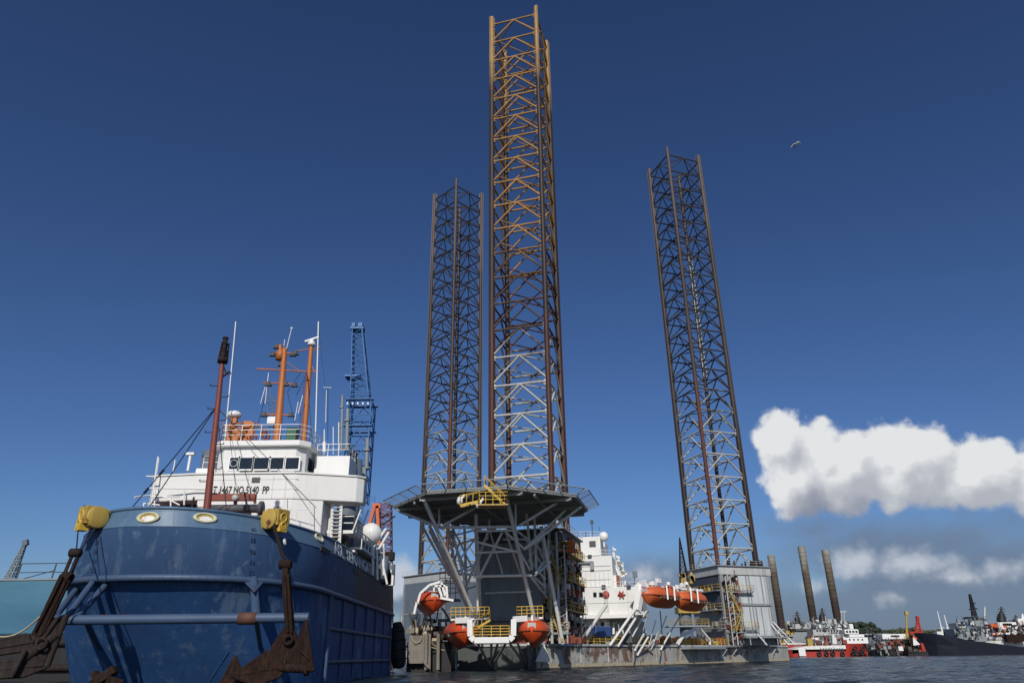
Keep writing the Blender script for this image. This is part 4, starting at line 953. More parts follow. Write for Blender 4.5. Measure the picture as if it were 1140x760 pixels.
for a,b in bk_: m.tube(PT(a[0],a[1],9),PT(b[0],b[1],5),.17,8)
for a,b in (((478,590),(520,675)),((470,585),(500,640)),((497,585),(515,660)),((540,600),(520,650)),((592,640),(606,652)),((592,625),(607,645)),((600,655),(607,652))): m.tube(PT(a[0],a[1],7),PT(b[0],b[1],5),.16,8)
for a,b in (((490,600),(535,588)),((500,640),(535,625)),((505,660),(530,652)),((512,600),(500,650)),((505,590),(530,640)),((585,600),(603,628)),((606,590),(588,625)),((596,600),(612,640)),((540,660),(592,658)),((545,590),(560,640))): m.tube(PT(a[0],a[1],8),PT(b[0],b[1],6),.11,6)
obj('back_brace',m,M['grey_strut'],rig)
truss('truss_brace',[((530,572,3),(535,680,3),.17),((478,585,4),(532,690,2),.19),((560,600,3),(590,600,5),.12),((563,592,0),(580,640,6),.14),((590,640,0),(609,665,6),.15),((575,590,0),(602,612,6),.13),((584,611,0),(603,600,6),.14),((596,640,0),(613,625,7),.14),((500,610,3),(533,598,3),.13),((512,640,2),(533,628,3),.12),((533,641,3),(556,641,4),.12),((505,597,3),(518,650,1),.13),((610,600,8),(612,690,7),.13),((545,585,5),(527,641,1),.12)])
# gusset foot
g=MB(); a,b,d_=P(596,736,96.2),P(614,736,97),P(605,715,96.4); g.add([a,b,d_,a+V((0,.3,0)),b+V((0,.3,0)),d_+V((0,.3,0))],[(0,1,2),(3,5,4),(0,2,5,3),(1,4,5,2),(0,3,4,1)]); obj('strut_foot',g,M['white'],rig)
# ---- lifeboat platform at the bow
YF=84.5
def uframe():
    m=MB()
    pts=[P(508,690.5,YF+1),P(523,690,YF),P(523.5,708,YF),P(528,712.5,YF),P(567,712,YF),P(571.5,707.5,YF),P(572,689,YF),P(586,688,YF+1)]
    for i in range(len(pts)-1): m.beam(pts[i],pts[i+1],.5,.62)
    return m
obj('davit_frame',uframe(),M['white_clean'],rig,bevel=.05)
m=MB(); a=P(527,714.5,YF+.2); b=P(567,714,YF+.2); m.obox((a+b)/2+V((0,1.5,0)),(b-a)/2,(0,1.7,0),(0,0,.12)); pl_=obj('platform',m,M['grey'],rig)
m=MB(); m.rail([V((a.x,YF+.4,a.z+.1)),V((b.x,YF+.4,b.z+.1))],1.55,5,.045,1.); obj('railing',m,M['yellow'],pl_)
m=MB(); a=P(503,690,91); b=P(545,689,91); m.obox((a+b)/2,(b-a)/2,(0,1.6,0),(0,0,.1)); a2=P(575,689,91); b2=P(604,688,91); m.obox((a2+b2)/2,(b2-a2)/2,(0,1.6,0),(0,0,.1)); m.beam(a,P(523,690,YF),.25,.3); m.beam(b2,P(586,688,YF+1),.25,.3); m.beam(P(530,691,91),P(527,695,YF+.3),.2,.3); pl2=obj('platform',m,M['white_rusty'],rig)
m=MB(); m.rail([a+V((0,-1.5,.1)),b+V((0,-1.5,.1))],1.2,3,.045,.55); m.rail([a2+V((0,-1.5,.1)),b2+V((0,-1.5,.1))],1.2,3,.045,.6); m.stair(P(532,698,89.5),P(546,690,89.5),.8); obj('railing',m,M['yellow'],pl2)
m=MB()
for bx_,tops in(((547,743),((532,716),(547,716),(554,716),(563,716))),((588,744.5),((567,715),(576,715),(588,716),(593,716)))):
    f=P(bx_[0],bx_[1],97.2)
    for i,t in enumerate(tops): m.tube(P(t[0],t[1],YF+(.6 if i%2==0 else 3.)),f,.14,8)
obj('platform_brace',m,M['grey_light'],rig)
# ---- accommodation
def abox(name,px0,px1,py0,py1,l0,l1,mat,parent=None,bevel=.04,lab=None):
    w0,zt=GF(px0,py0,l0); w1,_=GF(px1,py0,l0); _,zb=GF((px0+px1)/2,py1,l0)
    m=MB(); m.obox(G((w0+w1)/2,(l0+l1)/2,(zt+zb)/2),rp_*(w1-w0)/2,ra*(l1-l0)/2,V((0,0,(zt-zb)/2))); return obj(name,m,M[mat],parent or rig,bevel=bevel)
acc=abox('accommodation_block',632,681,620,668,14,30,'white')
abox('upper_deckhouse',636,668,598,618.5,15.5,27,'white')
abox('deckhouse_step',681.3,689,640,668,14.6,28,'white')
l1_=abox('lower_storey',630,712,655,684,12.5,27,'white')
abox('floor_slab',632,707,684.2,688,11.6,27,'white_clean')
abox('base_house',634,676,688.4,716,13.2,27,'white_rusty'); abox('base_house',676.5,710,688.4,716,15,30,'grey_light')
def onface(name,px0,px1,py0,py1,l0,mat,par,th=.06):
    w0,zt=GF(px0,py0,l0); w1,_=GF(px1,py0,l0); _,zb=GF((px0+px1)/2,py1,l0); m=MB(); m.obox(G((w0+w1)/2,l0,(zt+zb)/2),rp_*(w1-w0)/2,ra*th,V((0,0,(zt-zb)/2))); return obj(name,m,M[mat],par)
for x in(638,644,660.5,667): 
    fr=onface('window',x-.5,x+3.9,658.6,664.6,12.48,'grey_light',rig,.03); onface('pane',x,x+3.4,659.3,664,12.43,'glass',fr,.03)
for x in(646,661,669): onface('window',x,x+3.2,680+5,680+10,14.45,'glass',rig) if 0 else onface('window',x,x+3.2,692,697,13.15,'black',rig)
def disc(px,py,l0,r_,mat,name):
    w_,z=GF(px,py,l0); m=MB(); m.lathe(G(w_,l0,z),[(0,.08),(r_,.08),(r_,0),(0,0)],16,-ra); return obj(name,m,M[mat],rig)
disc(674.5,661.5,12.4,.55,'red','lifebuoy'); disc(691,661.5,12.4,.35,'red','hose_reel')
m=MB(); 
for a_ in(0,60,120): w_,z=GF(692,661.5,12.3); d=rp_*c(R(a_))*.6+V((0,0,.6*s(R(a_)))); m.beam(G(w_,12.3,z)-d,G(w_,12.3,z)+d,.2,.15)
obj('hose_reel',m,M['red'],rig)
onface('door',686,689,640,652,14.5,'redbrown',rig)
onface('vent_duct',640,660,625,627,13.8,'grey',rig,.25); onface('vent_duct',657,661,625,634,13.8,'grey',rig,.25); onface('vent_grille',656,663,602,608,15.4,'grey_dark',rig)
# pipes, lamps and lockers on the accommodation front
for px,y0,y1 in((650,688,716),(664,690,716),(690,690,716),(702,690,716)): 
    w_,z0=GF(px,y1,12.9); _,z1=GF(px,y0,12.9); obj('wall_pipe',MB().tube(G(w_,12.9,z0),G(w_,12.9,z1),.11,6),M['grey'],rig)
for px,py in((645,652),(672,652),(700,652),(655,617),(640,600)):
    w_,z=GF(px,py,12.2); obj('wall_lamp',MB().obox(G(w_,12.2 if py>640 else 13.8,z),rp_*.3,ra*.25,V((0,0,.16))),M['grey_dark'],rig)
w_,z0=GF(678,716,13.); _,z1=GF(678,655,13.); m=MB(); ladder(m,G(w_,12.3,z0),G(w_,12.3,z1),rp_,.5,26); obj('wall_ladder',m,M['grey_light'],rig)
for px,py,mt in((638,710,'redbrown'),(655,711,'grey'),(668,709,'yellow_dirty'),(684,711,'rust'),(698,710,'grey_dark')):
    w_,z=GF(px,py,10.5); obj('deck_locker',MB().obox(G(w_,10.5,z),rp_*.8,ra*.5,V((0,0,.65))),M[mt],rig,bevel=.05)
# panel seams on the accommodation
m=MB()
for x in range(638,680,5): w_,z0=GF(x,654,13.97); _,z1=GF(x,637,13.97); m.beam(G(w_,13.97,z0),G(w_,13.97,z1),.05,.05)
for y in(636,646,654,631): 
    w0,z=GF(633,y,13.96); w1,_=GF(680,y,13.96); m.beam(G(w0,13.96,z),G(w1,13.96,z),.07,.08)
for y in(672,): w0,z=GF(632,y,12.46); w1,_=GF(711,y,12.46); m.beam(G(w0,12.46,z),G(w1,12.46,z),.04,.04)
for x in(652,678,700): w_,z0=GF(x,683,12.46); _,z1=GF(x,656,12.46); m.beam(G(w_,12.46,z0),G(w_,12.46,z1),.04,.04)
obj('panel_seam',m,M['grey_light'],rig)
m=MB(); w_,z=GF(672,597,16); m.ball(G(w_,16,z),.8,14,8); m.tube(G(w_,16,z-1.6),G(w_,16,z),.15,6); obj('radar_dome',m,M['white_clean'],rig)
m=MB()
for px,py in((659,584),(667,586),(652,592)): w_,z=GF(px,py,17); _,z0=GF(px,600,17); m.tube(G(w_,17,z0),G(w_,17,z),.09 if px<660 else .05,6)
w_,z=GF(659,583,17); m.lathe(G(w_,17,z),[(.25,0),(.25,.6),(0,.7)],8); obj('exhaust_mast',m,M['grey_dark'],rig)
rr2=[]
def wz(px,py,l): w_,z=GF(px,py,l); return G(w_,l,z)
m=MB().rail([wz(636,598.5,15.6),wz(668,598.5,15.6)],1,2,.035,1.4); m.rail([wz(668,619,14.2),wz(681,620,14.2),wz(683,620,24)],1,2,.035,1.3); m.rail([wz(681,655,12.7),wz(712,655,12.7)],1.,2,.035,1.5); obj('deck_railing',m,M['white'],rig)
m=MB()
for i in range(14):
    x=random.uniform(682,697); y=612+(x-682)*1.9; p=wz(x,y+random.random()*12,24); m.tube(p,p+V((0,0,random.uniform(.6,1.8))),.09,6)
    m.obox(p,rp_*.3,ra*.3,V((0,0,.3)))
obj('deck_fitting',m,M['white_rusty'],rig)
m=MB(); a=wz(674,618,24); 
for k in range(4): m.beam(wz(682+k*4,610+k*9,24),wz(686+k*4,612+k*9,24),.3,.3)
m.stair(wz(694,655,20),wz(683,622,20),1.); obj('outside_stair',m,M['white'],rig)
# ---- white struts from the starboard side up to the accommodation and the lifeboat station
SL=[((675,673),(652,707),.24),((709,675),(679,718),.2),((713,679),(688,719),.18),((720,679),(698,719),.12),((647,686),(647,703),.14),((717,705),(707,723),.16),((707,723),(708,729),.12),((722,708),(709.5,729),.16),((728,712),(720,722),.16),((733,702),(725,722.6),.09),((747,702),(736,722),.16),((736,722),(736,729),.12),((758,684),(747,702),.10),((730,690),(722,720),.08),((742,685),(730,718),.08),((722,680),(712,716),.08),((735,680),(737,705),.1)]
for i,(a,b,r_) in enumerate(SL):
    o1=3.2 if a[1]<690 else 1.8
    obj('side_strut',MB().tube(PH(*a,o1),PH(*b,.15),r_,8),M['white'],rig)
m=MB(); p1,p2,p3=PH(775,699,.8),PH(760,707,.8),PH(754,717,.4); m.beam(p1,p2,.4,.4); m.beam(p2,p3,.4,.4); obj('davit_arm',m,M['white_clean'],rig)
m=MB(); m.beam(PH(779,699,.8),PH(790,712,.6),.35,.35); m.beam(PH(790,712,.6),PH(790,717,.4),.35,.35); obj('davit_arm',m,M['white_clean'],rig)
m=MB(); m.beam(PH(683,693,-3),PH(712,692,-3),.25,.3); m.beam(PH(683,693,-3),PH(683,713,-3),.25,.3); m.beam(PH(695,712,-2),PH(693,700,-2),.2,.2); obj('pipe_portal',m,M['white'],rig)
# ---- deck edge: railing, lockers, machinery
m=MB(); m.rail([h1+V((0,0,HD)),h2+V((0,0,HD))],1.05,3,.045,1.5); m.rail([V((*HP[0],HD)),V((*HP[1],HD))],1.05,3,.045,1.3); obj('railing',m,M['yellow'],rig)
a=PH(657,708,-1.); b=PH(675,708,-1.); m=MB(); m.obox((a+b)/2+V((0,0,.6)),(b-a)/2,hn*1.1,V((0,0,.75))); tp=obj('tarpaulin',m,M['tarp'],rig,bevel=.25)
rnd=random.Random(21)
for mt,n_,nm in(('yellow_dirty',34,'deck_locker'),('redbrown',46,'machinery'),('grey_light',34,'deck_pipe'),('rust',34,'machinery'),('grey_dark',40,'machinery'),('orange_old',10,'machinery'),('white_rusty',26,'deck_pipe')):
    m=MB()
    for i in range(n_):
        f=rnd.random()**1.2; q=h1.lerp(h2,f*.97+.02)-hn*rnd.uniform(.6,5)+V((0,0,HD)); sx=rnd.uniform(.3,1.5); h=rnd.uniform(.4,1.5)
        if rnd.random()<.7: m.obox(q+V((0,0,h/2)),he*sx/2,hn*rnd.uniform(.2,.7),V((0,0,h/2)))
        else: m.tube(q,q+V((rnd.uniform(-1,1),0,h*1.4)),rnd.uniform(.06,.2),6)
    obj(nm,m,M[mt],rig)['kind']='stuff'
m=MB(); 
for k in range(3): q=PH(611+k*9,717,-.4); m.lathe(q+V((0,0,.02)),[(0,0),(.28,0),(.28,.45),(0,.5)],8)
obj('bollard',m,M['white_rusty'],rig)
m=MB(); q=PH(646,712,.3); m.stair(PH(640,719,.3),PH(650,703,.3),.7); obj('gangway',m,M['grey'],rig)
# ---- pedestal crane in front of the right leg
cx=P(764,700,136); m=MB(); m.tube((cx.x,136,3),(cx.x,136,8.6),1.15,16); cr_=obj('crane_pedestal',m,M['bluegrey'],rig)
m=MB(); q=P(765,679,136); m.obox(q,(1.9,0,0),(0,1.6,0),(0,0,.55)); q2=P(765,653,136); m.obox(q2+V((0,0,-1.4)),(.8,0,0),(0,.8,0),(0,0,.9)); obj('crane_cab',m,M['yellow_dirty'],cr_,bevel=.06)
m=MB()
bA=[P(757.5,660,136),P(769,660,136)]; tA=P(756.5,598,134)
for e in bA:
    for dy in(-.6,.6): m.tube(e+V((0,dy,0)),tA+V((0,dy*.2,0)),.09,5)
for k in range(12):
    f=k/12; f2=(k+1)/12; a1,b1=bA[0].lerp(tA,f),bA[1].lerp(tA,f); a2,b2=bA[0].lerp(tA,f2),bA[1].lerp(tA,f2); m.tube(a1,b2,.06,5); m.tube(b1,a2,.06,5); m.tube(a1,b1,.06,5)
obj('crane_boom',m,M['rust_dark'],cr_)
m=MB()
for i in range(26): p=P(random.uniform(756,773),random.uniform(640,672),135.5); m.obox(p,(random.uniform(.1,.35),0,0),(0,.3,0),(0,0,random.uniform(.15,.6)))
obj('crane_machinery',m,M['yellow_dirty'],cr_)['kind']='stuff'
m=MB(); p=P(765,697,136); m.obox(p,(3.6,0,0),(0,1.8,0),(0,0,.12)); pf_=obj('platform',m,M['grey'],rig); m=MB().rail([p+V((-3.5,-1.7,.1)),p+V((3.5,-1.7,.1))],1.05,3,.04,1.1); obj('railing',m,M['yellow_dirty'],pf_)
# little mast and far deck pieces
m=MB(); m.tube(P(706,650,125),P(707,636,125),.1,6); m.obox(P(707,639,125),(.35,0,0),(0,.3,0),(0,0,.5)); obj('vent_mast',m,M['bluegrey'],rig)
# left side lifeboat station
m=MB(); a=P(445,703,104); p=P(470,690,104); 
for x1,y1,x2,y2,r_ in((486,690,492,650,.1),(489,715,489,690,.22),(500,716,496,690,.12)): m.tube(P(x1,y1,102),P(x2,y2,102),r_,8)
m.obox(P(497,668,103),(1.9,0,0),(0,1.2,0),(0,0,.12)); m.obox(P(478,699,104),(2.6,0,0),(0,1.5,0),(0,0,.12)); m.obox(P(505,690,104),(2,0,0),(0,1.5,0),(0,0,.12)); m.tube(P(492,676,101),P(505,697,101),.14,8); obj('boat_station',m,M['grey'],rig)
m=MB(); m.rail([P(489,667,101.5),P(507,667,101.5)],4,6,.05,.7); obj('stair_tower',m,M['yellow_dirty'],rig)
m=MB()
for x1,y1,x2,y2 in((465,671,468,660),(468,660,478,651),(478,651,491,647),(491,647,496,663),(461,683,464,670),(484,652,496,652),(497,652,498,665),(490,665,505,668),(488,652,492,664)): m.beam(P(x1,y1,90.),P(x2,y2,90.),.24,.26)
obj('davit_frame',m,M['white_clean'],rig)
m=MB()
rnd=random.Random(5)
for i in range(46): p=P(rnd.uniform(470,530),rnd.uniform(690,716),102+rnd.random()*4); m.obox(p,(rnd.uniform(.1,.7),0,0),(0,.4,0),(0,0,rnd.uniform(.08,.4)))
obj('machinery',m,M['rust_dark'],rig)['kind']='stuff'
# ================================================================== lifeboats
def lifeboat(label,loc_,rz,mat,sc=1.,group='orange enclosed lifeboats of the rig'):
    t=thing('lifeboat',label,'lifeboat',loc_,rz,group,world=False); t.scale=(sc,sc,sc*.88)
    n=17; k=20; m=MB(); vs=[]
    for j in range(n):
        u=j/(n-1)*2-1; y=u*4.3; f=max(0.,1-abs(u)**3.2)**.5 if u<0 else max(0.,1-abs(u)**4)**.5
        f=max(f,.04); wz_=1.62*f; keel=-1.65*(f**.6); top=1.35*max(f,.05)**.7
        for i in range(k):
            t_=2*math.pi*i/k; cx_,sz_=c(t_),s(t_)
            x=wz_*((abs(cx_)**.75) if sz_>0 else (1-abs(sz_)**1.35))*(1 if cx_>0 else -1); z=(top*(abs(sz_)**.85) if sz_>0 else keel*(abs(sz_)**1.0))
            vs.append((x,y,z+.12*u*u))
    m.add(vs,[(j*k+i,j*k+(i+1)%k,(j+1)*k+(i+1)%k,(j+1)*k+i) for j in range(n-1) for i in range(k)],True); m.add(vs,[tuple(range(k))[::-1],tuple(range((n-1)*k,n*k))])
    obj('hull',m,mat,t)
    m=MB(); 
    for j in range(n-1):
        for sx in(-1,1):
            def q(j_):
                u=j_/(n-1)*2-1; f=max(max(0.,1-abs(u)**3.2)**.5 if u<0 else max(0.,1-abs(u)**4)**.5,.04); return V((sx*(1.62*f+.03),u*4.3,.0+.12*u*u))
            m.tube(q(j),q(j+1),.075,6)
    obj('fender_rail',m,M['redbrown'],t)
    m=MB(); m.obox((0,2.6,1.35),(.55,0,0),(0,.7,0),(0,0,.35)); m.obox((0,-1,1.35),(.4,0,0),(0,1.2,0),(0,0,.1)); obj('steering_tower',m,mat,t,bevel=.12)
    m=MB(); 
    for x in(-.36,0,.36): m.box(x-.14,x+.14,1.88,1.93,1.4,1.6)
    for sx in(-1,1):
        for y in(-1.8,-.6,.6): m.obox((sx*1.28,y,.72),(.05,0,.06),(0,.18,0),(0,0,.12))
    obj('window',m,M['glass'],t)
    m=MB()
    for sx in(-1,1):
        for k in range(7): y=-2.7+k*.9; m.tube((sx*1.66,y,-.05),(sx*1.5,y,-.38),.018,4); m.tube((sx*1.5,y,-.38),(sx*1.66,y+.9,-.05),.018,4)
    obj('grab_line',m,M['rope'],t)
    m=MB(); m.obox((0,-2.2,1.22),(.5,0,0),(0,.5,0),(0,0,.12)); m.obox((0,.8,1.3),(.45,0,0),(0,.5,0),(0,0,.1)); m.obox((0,-4.05,.62),(.42,0,0),(0,.05,.02),(0,0,.3)); obj('hatch',m,M['grey_light'],t,bevel=.05)
    m=MB()
    for y in(-3.2,3.2): m.beam((0,y,.9),(0,y,1.75),.12,.2)
    obj('lifting_hook',m,M['white_clean'],t)
    return t
lifeboat('orange enclosed lifeboat, bow-on, at the right end of the white bow frame',P(595,704,88.8),R(-5),M['orange'],1.12)
lifeboat('orange lifeboat partly behind the left end of the white bow frame',P(513,705,89.5),R(12),M['orange'],1.10)
lifeboat('orange lifeboat hung highest, under a bent white davit before the blue grey house',P(478.5,671,95.),R(14),M['orange'],1.04)
aR=math.atan2(he.y,he.x)-math.pi/2
p=PH(735,664,4.); lb1=lifeboat('long orange lifeboat seen from its side, nearer of the two on the right side',p,aR,M['orange_old'],1.12)
p2=PH(767,668.5,4.); lb2=lifeboat('orange lifeboat just right of its twin, above the yellow crane base',p2,aR,M['orange_old'],1.1)
m=MB()
for px,py in((742,655),(750,656),(768.5,657),(776,659)):
    a=PH(px-3,py-4,4.3); b=PH(px,py-3,5.9); d=PH(px+1.5,py+12,6.0); m.beam(a,b,.22,.22); m.beam(b,d,.2,.2)
a=PH(712,651,3); b=PH(782,657,4.6); m.beam(a,b,.35,.35); m.beam(PH(705,660,2),a,.5,.9); m.beam(PH(712,650,3),PH(718,647,3),.6,.6); m.beam(a,PH(712,676,3),.5,.5)
for x,y in((728,648),(733,645),(755,652),(760,650)): m.obox(PH(x,y+1,4),he*.5,hn*.25,V((0,0,.3)))
m.beam(PH(708,682,3.),PH(716,682,3.2),.4,.5); m.beam(PH(713,656,3.),PH(709,680,3.),.9,.9)
obj('davit_frame',m,M['white_clean'],rig)
m=MB()
for k in range(3): m.tube(PH(724+k*20,651,3.5),PH(724+k*20,648,3.5),.35,8)
obj('davit_winch',m,M['white_rusty'],rig)

# ================================================================== everything round the two main vessels
def pbox(px0,px1,py0,py1,Y,dep,mb=None):
    a=P(px0,py1,Y); b=P(px1,py0,Y); mb=mb or MB(); mb.obox(((a.x+b.x)/2,Y+dep/2,(a.z+b.z)/2),((b.x-a.x)/2,0,0),(0,dep/2,0),(0,0,(b.z-a.z)/2)); return mb
def loft(stations,Y,beam,zb=-1.):
    """hull from stations (photo column, photo row of the deck edge, relative beam, relative waterline beam)"""
    m=MB(); vs=[]
    for st_ in stations:
        px,py,b,bw=st_; p=P(px,py,Y); q=P(px,py,Y).x if len(st_)<5 else 0
        h=beam/2
        for (yy,zz) in((-h*b,p.z),(-h*(b*.4+bw*.6),p.z*.5),(-h*bw,zb),(h*bw,zb),(h*(b*.4+bw*.6),p.z*.5),(h*b,p.z)): vs.append((p.x,Y+h+yy,zz))
    n=len(stations); k=6
    m.add(vs,[(j*k+i,(j+1)*k+i,(j+1)*k+(i+1)%k,j*k+(i+1)%k) for j in range(n-1) for i in range(k)])
    m.add(vs,[tuple(range(k)),tuple(range((n-1)*k,n*k))[::-1]]); return m
def clutter(name,n,x0,x1,y0,y1,Y,mats,parent,seed,dep=6,size=(.3,1.2),tub=.4):
    rnd=random.Random(seed)
    for mt in mats:
        m=MB()
        for i in range(n):
            p=P(rnd.uniform(x0,x1),rnd.uniform(y0,y1),Y+rnd.uniform(0,dep)); a=rnd.uniform(*size); b=rnd.uniform(*size)
            if rnd.random()<tub: m.tube(p,p+V((rnd.uniform(-.6,.6),0,b*2.2)),.12,5)
            else: m.obox(p,(a/2,0,0),(0,.5,0),(0,0,b/2))
        obj(name,m,M[mt],parent)['kind']='stuff'
# ---- pale blue vessel on the left
YB_=66
bg_=thing('moored_barge','pale blue hull with black lower side moored beyond the slanting anchor','barge',(-66,72,0))
p=P(40,706,YB_); zt=P(20,645.5,YB_).z; zm=p.z
m=MB(); m.box(-110,-35.5,YB_,YB_+14,zm,zt); obj('hull',m,M['cyan'],bg_,bevel=.15)
m=MB(); m.box(-110,-35.2,YB_-.35,YB_+14.3,-1.,zm-.02); obj('lower_hull',m,M['black'],bg_,bevel=.1)
m=MB()
for z in(3.05,1.1): m.tube((-110,YB_-.5,z),(-35.4,YB_-.5,z),.28,8)
obj('rub_rail',m,M['rust_dark'],bg_)
m=MB(); m.box(-110,-35.4,YB_-.06,YB_+.3,zt-.02,zt+.12); obj('gunwale',m,M['grey'],bg_)
m=MB(); a=P(20,640,YB_+1); b=P(84,640,YB_+1); zr=P(30,627,YB_+1).z
for zz in(zr,(zr+zt)/2): m.tube((a.x,YB_+1,zz),(b.x+3,YB_+1,zz),.045,6)
for px in(19,58,97): q=P(px,640,YB_+1); m.tube((q.x,YB_+1,zt),(q.x+.15,YB_+1,zr),.06,6)
m.tube((P(19,640,YB_+1).x-.2,YB_+1,zt),(P(22,640,YB_+1).x,YB_+6,zt+1.5),.04,5)
obj('railing',m,M['grey_dark'],bg_)
m=MB(); 
for i in range(18): f0,f1=i/18,(i+1)/18; a=P(-4,708,45).lerp(P(52,679,43),f0); b=P(-4,708,45).lerp(P(52,679,43),f1); m.tube(a-V((0,0,.5*s(math.pi*f0))),b-V((0,0,.5*s(math.pi*f1))),.05,6)
tag(obj('mooring_rope',m,M['rope']),'tan mooring rope running up to the slanting anchor past the pale blue hull','rope')
def jib(mb,a,b,w0,w1,n,r1=.09,r2=.05,side=None):
    a,b=V(a),V(b); d=(b-a).normalized(); sd_=(side or d.cross(V((0,1,0)))).normalized(); up=V((0,1,0))
    C0=[a+sd_*w0*i+up*w0*j for i,j in((-1,-1),(1,-1),(1,1),(-1,1))]; C1=[b+sd_*w1*i+up*w1*j for i,j in((-1,-1),(1,-1),(1,1),(-1,1))]
    for i in range(4): mb.tube(C0[i],C1[i],r1,5)
    for k in range(n):
        f,g_=k/n,(k+1)/n
        for i in range(4):
            j=(i+1)%4; mb.tube(C0[i].lerp(C1[i],f),C0[j].lerp(C1[j],g_),r2,4,cap=False); mb.tube(C0[i].lerp(C1[i],f),C0[j].lerp(C1[j],f),r2,4,cap=False)
            if k%2: mb.tube(C0[j].lerp(C1[j],f),C0[i].lerp(C1[i],g_),r2,4,cap=False)
    return mb
cn=thing('harbour_crane','small grey blue lattice crane boom rising behind the pale blue hull','crane',tuple(P(12,645,150)))
obj('boom',jib(MB(),P(8,650,150),P(28,605,150),.75,.22,14,.11,.06),M['greyship'],cn); m=MB(); m.obox(P(7,660,150),(1.6,0,0),(0,1.6,0),(0,0,1.4)); m.obox(P(5,700,150),(.8,0,0),(0,1,0),(0,0,8)); obj('machine_house',m,M['greyship'],cn); m=MB(); m.obox(P(28.5,604,150),(.45,0,.2),(0,.4,0),(-.2,0,.5)); obj('boom_head',m,M['bluegrey'],cn)
# ---- blue tower behind the white bridge
YT_=100; tw=thing('tower_crane','blue lattice tower with narrow blue mast head behind the white ship bridge','crane',(P(398,560,YT_).x,YT_,0))
xa,xb=P(386,500,YT_).x,P(412,500,YT_).x; zt=P(398,449,YT_).z; cxm=(xa+xb)/2; hw=(xb-xa)/2
m=MB()
for i in(-1,1):
    for j in(-1,1): m.tube((cxm+i*hw,YT_+j*hw,0),(cxm+i*hw,YT_+j*hw,zt),.13,6)
obj('tower_leg',m,M['blue_crane'],tw)
m=MB(); z=zt-.1; k=0
while z>6:
    for i,j,i2,j2 in((-1,-1,1,-1),(1,-1,1,1),(1,1,-1,1),(-1,1,-1,-1)):
        m.tube((cxm+i*hw,YT_+j*hw,z),(cxm+i2*hw,YT_+j2*hw,z),.09,5); mx=(cxm+(i+i2)/2*hw,YT_+(j+j2)/2*hw,z)
        m.tube(mx,(cxm+i*hw,YT_+j*hw,z-2.1),.08,4); m.tube(mx,(cxm+i2*hw,YT_+j2*hw,z-2.1),.08,4)
    z-=2.2
obj('tower_bracing',m,M['blue_crane'],tw)
m=MB()
for zz in(zt,P(398,478,YT_).z): m.box(cxm-hw-.35,cxm+hw+.35,YT_-hw-.35,YT_-hw+.5,zz,zz+.12); m.box(cxm-hw-.35,cxm+hw+.35,YT_+hw-.5,YT_+hw+.35,zz,zz+.12); m.rail([(cxm-hw-.5,YT_-hw-.5,zz+.15),(cxm+hw+.5,YT_-hw-.5,zz+.15)],1,2,.04,.8)
obj('gallery',m,M['blue_crane'],tw)
m=MB(); 
for k in range(5): m.obox(P(387+k*5.7,449,YT_-2.3),(.11,0,0),(0,.1,0),(0,0,.14))
obj('floodlight',m,M['white_clean'],tw)
ztop=P(399,368,YT_).z; xt=P(398.5,368,YT_).x
m=jib(MB(),(cxm-.1,YT_,zt),(xt,YT_,ztop),1.35,.72,13,.10,.05,V((1,0,0))); obj('mast_head',m,M['blue_crane'],tw)
m=MB(); m.box(xt-1,xt+1,YT_-.9,YT_+.9,ztop,ztop+.3); m.box(xt-.8,xt-.3,YT_-1,YT_+1,ztop+.3,ztop+.9); m.box(xt+.2,xt+.8,YT_-1,YT_+1,ztop+.3,ztop+.9); zz=P(399,421,YT_).z; m.box(xt-1.2,xt+1.1,YT_-1,YT_+1,zz,zz+.25); obj('mast_cap',m,M['blue_crane'],tw)
m=MB(); m.tube((xt+1.1,YT_,ztop),(cxm+hw,YT_,zt),.04,4); m.tube((xt+.9,YT_-1,ztop),(cxm+hw-.4,YT_-1,zt),.04,4); m.tube(P(384.5,433,YT_),P(384.5,449,YT_),.06,5); obj('stay_rope',m,M['blue_crane'],tw)
m=pbox(403,418,562,592,97,4); o=obj('machine_house',m,M['blue_crane'],tw,bevel=.05); m=MB(); a=P(404,561,97); b=P(417,561,97); m.rail([a,b],1,2,.05,1); obj('railing',m,M['blue_crane'],tw)
m=pbox(395,408,583,592,94,1.); obj('machine_opening',m,M['black'],tw)
# ---- orange crane between ship and rig
oc=thing('deck_crane','orange A-frame crane with thin red lattice column between blue ship and rig','crane',(P(415,620,92).x,92,0))
m=MB(); m.beam(P(406,603,92),P(417,563,92),.45,.4); m.beam(P(424,640,92),P(420,563,92),.5,.4); m.beam(P(410,596,92),P(422,596,92),.3,.3); m.beam(P(415,563,92),P(424,563,92),.5,.6); m.beam(P(406,603,92),P(408,700,92),.4,.4); m.beam(P(424,640,92),P(425,700,92),.4,.4); obj('a_frame',m,M['orange_old'],oc)
m=jib(MB(),P(430,745,96),P(429,560,96),.75,.75,34,.07,.04,V((1,0,0))); obj('lattice_column',m,M['redbrown'],oc)
m=MB(); m.beam(P(424,576,92),P(433,572,92),.25,.2); m.beam(P(425,584,92),P(440,574,92),.15,.15); m.obox(P(432,619,95),(.8,0,0),(0,.5,0),(0,0,.5)); obj('crane_arm',m,M['rust_dark'],oc)
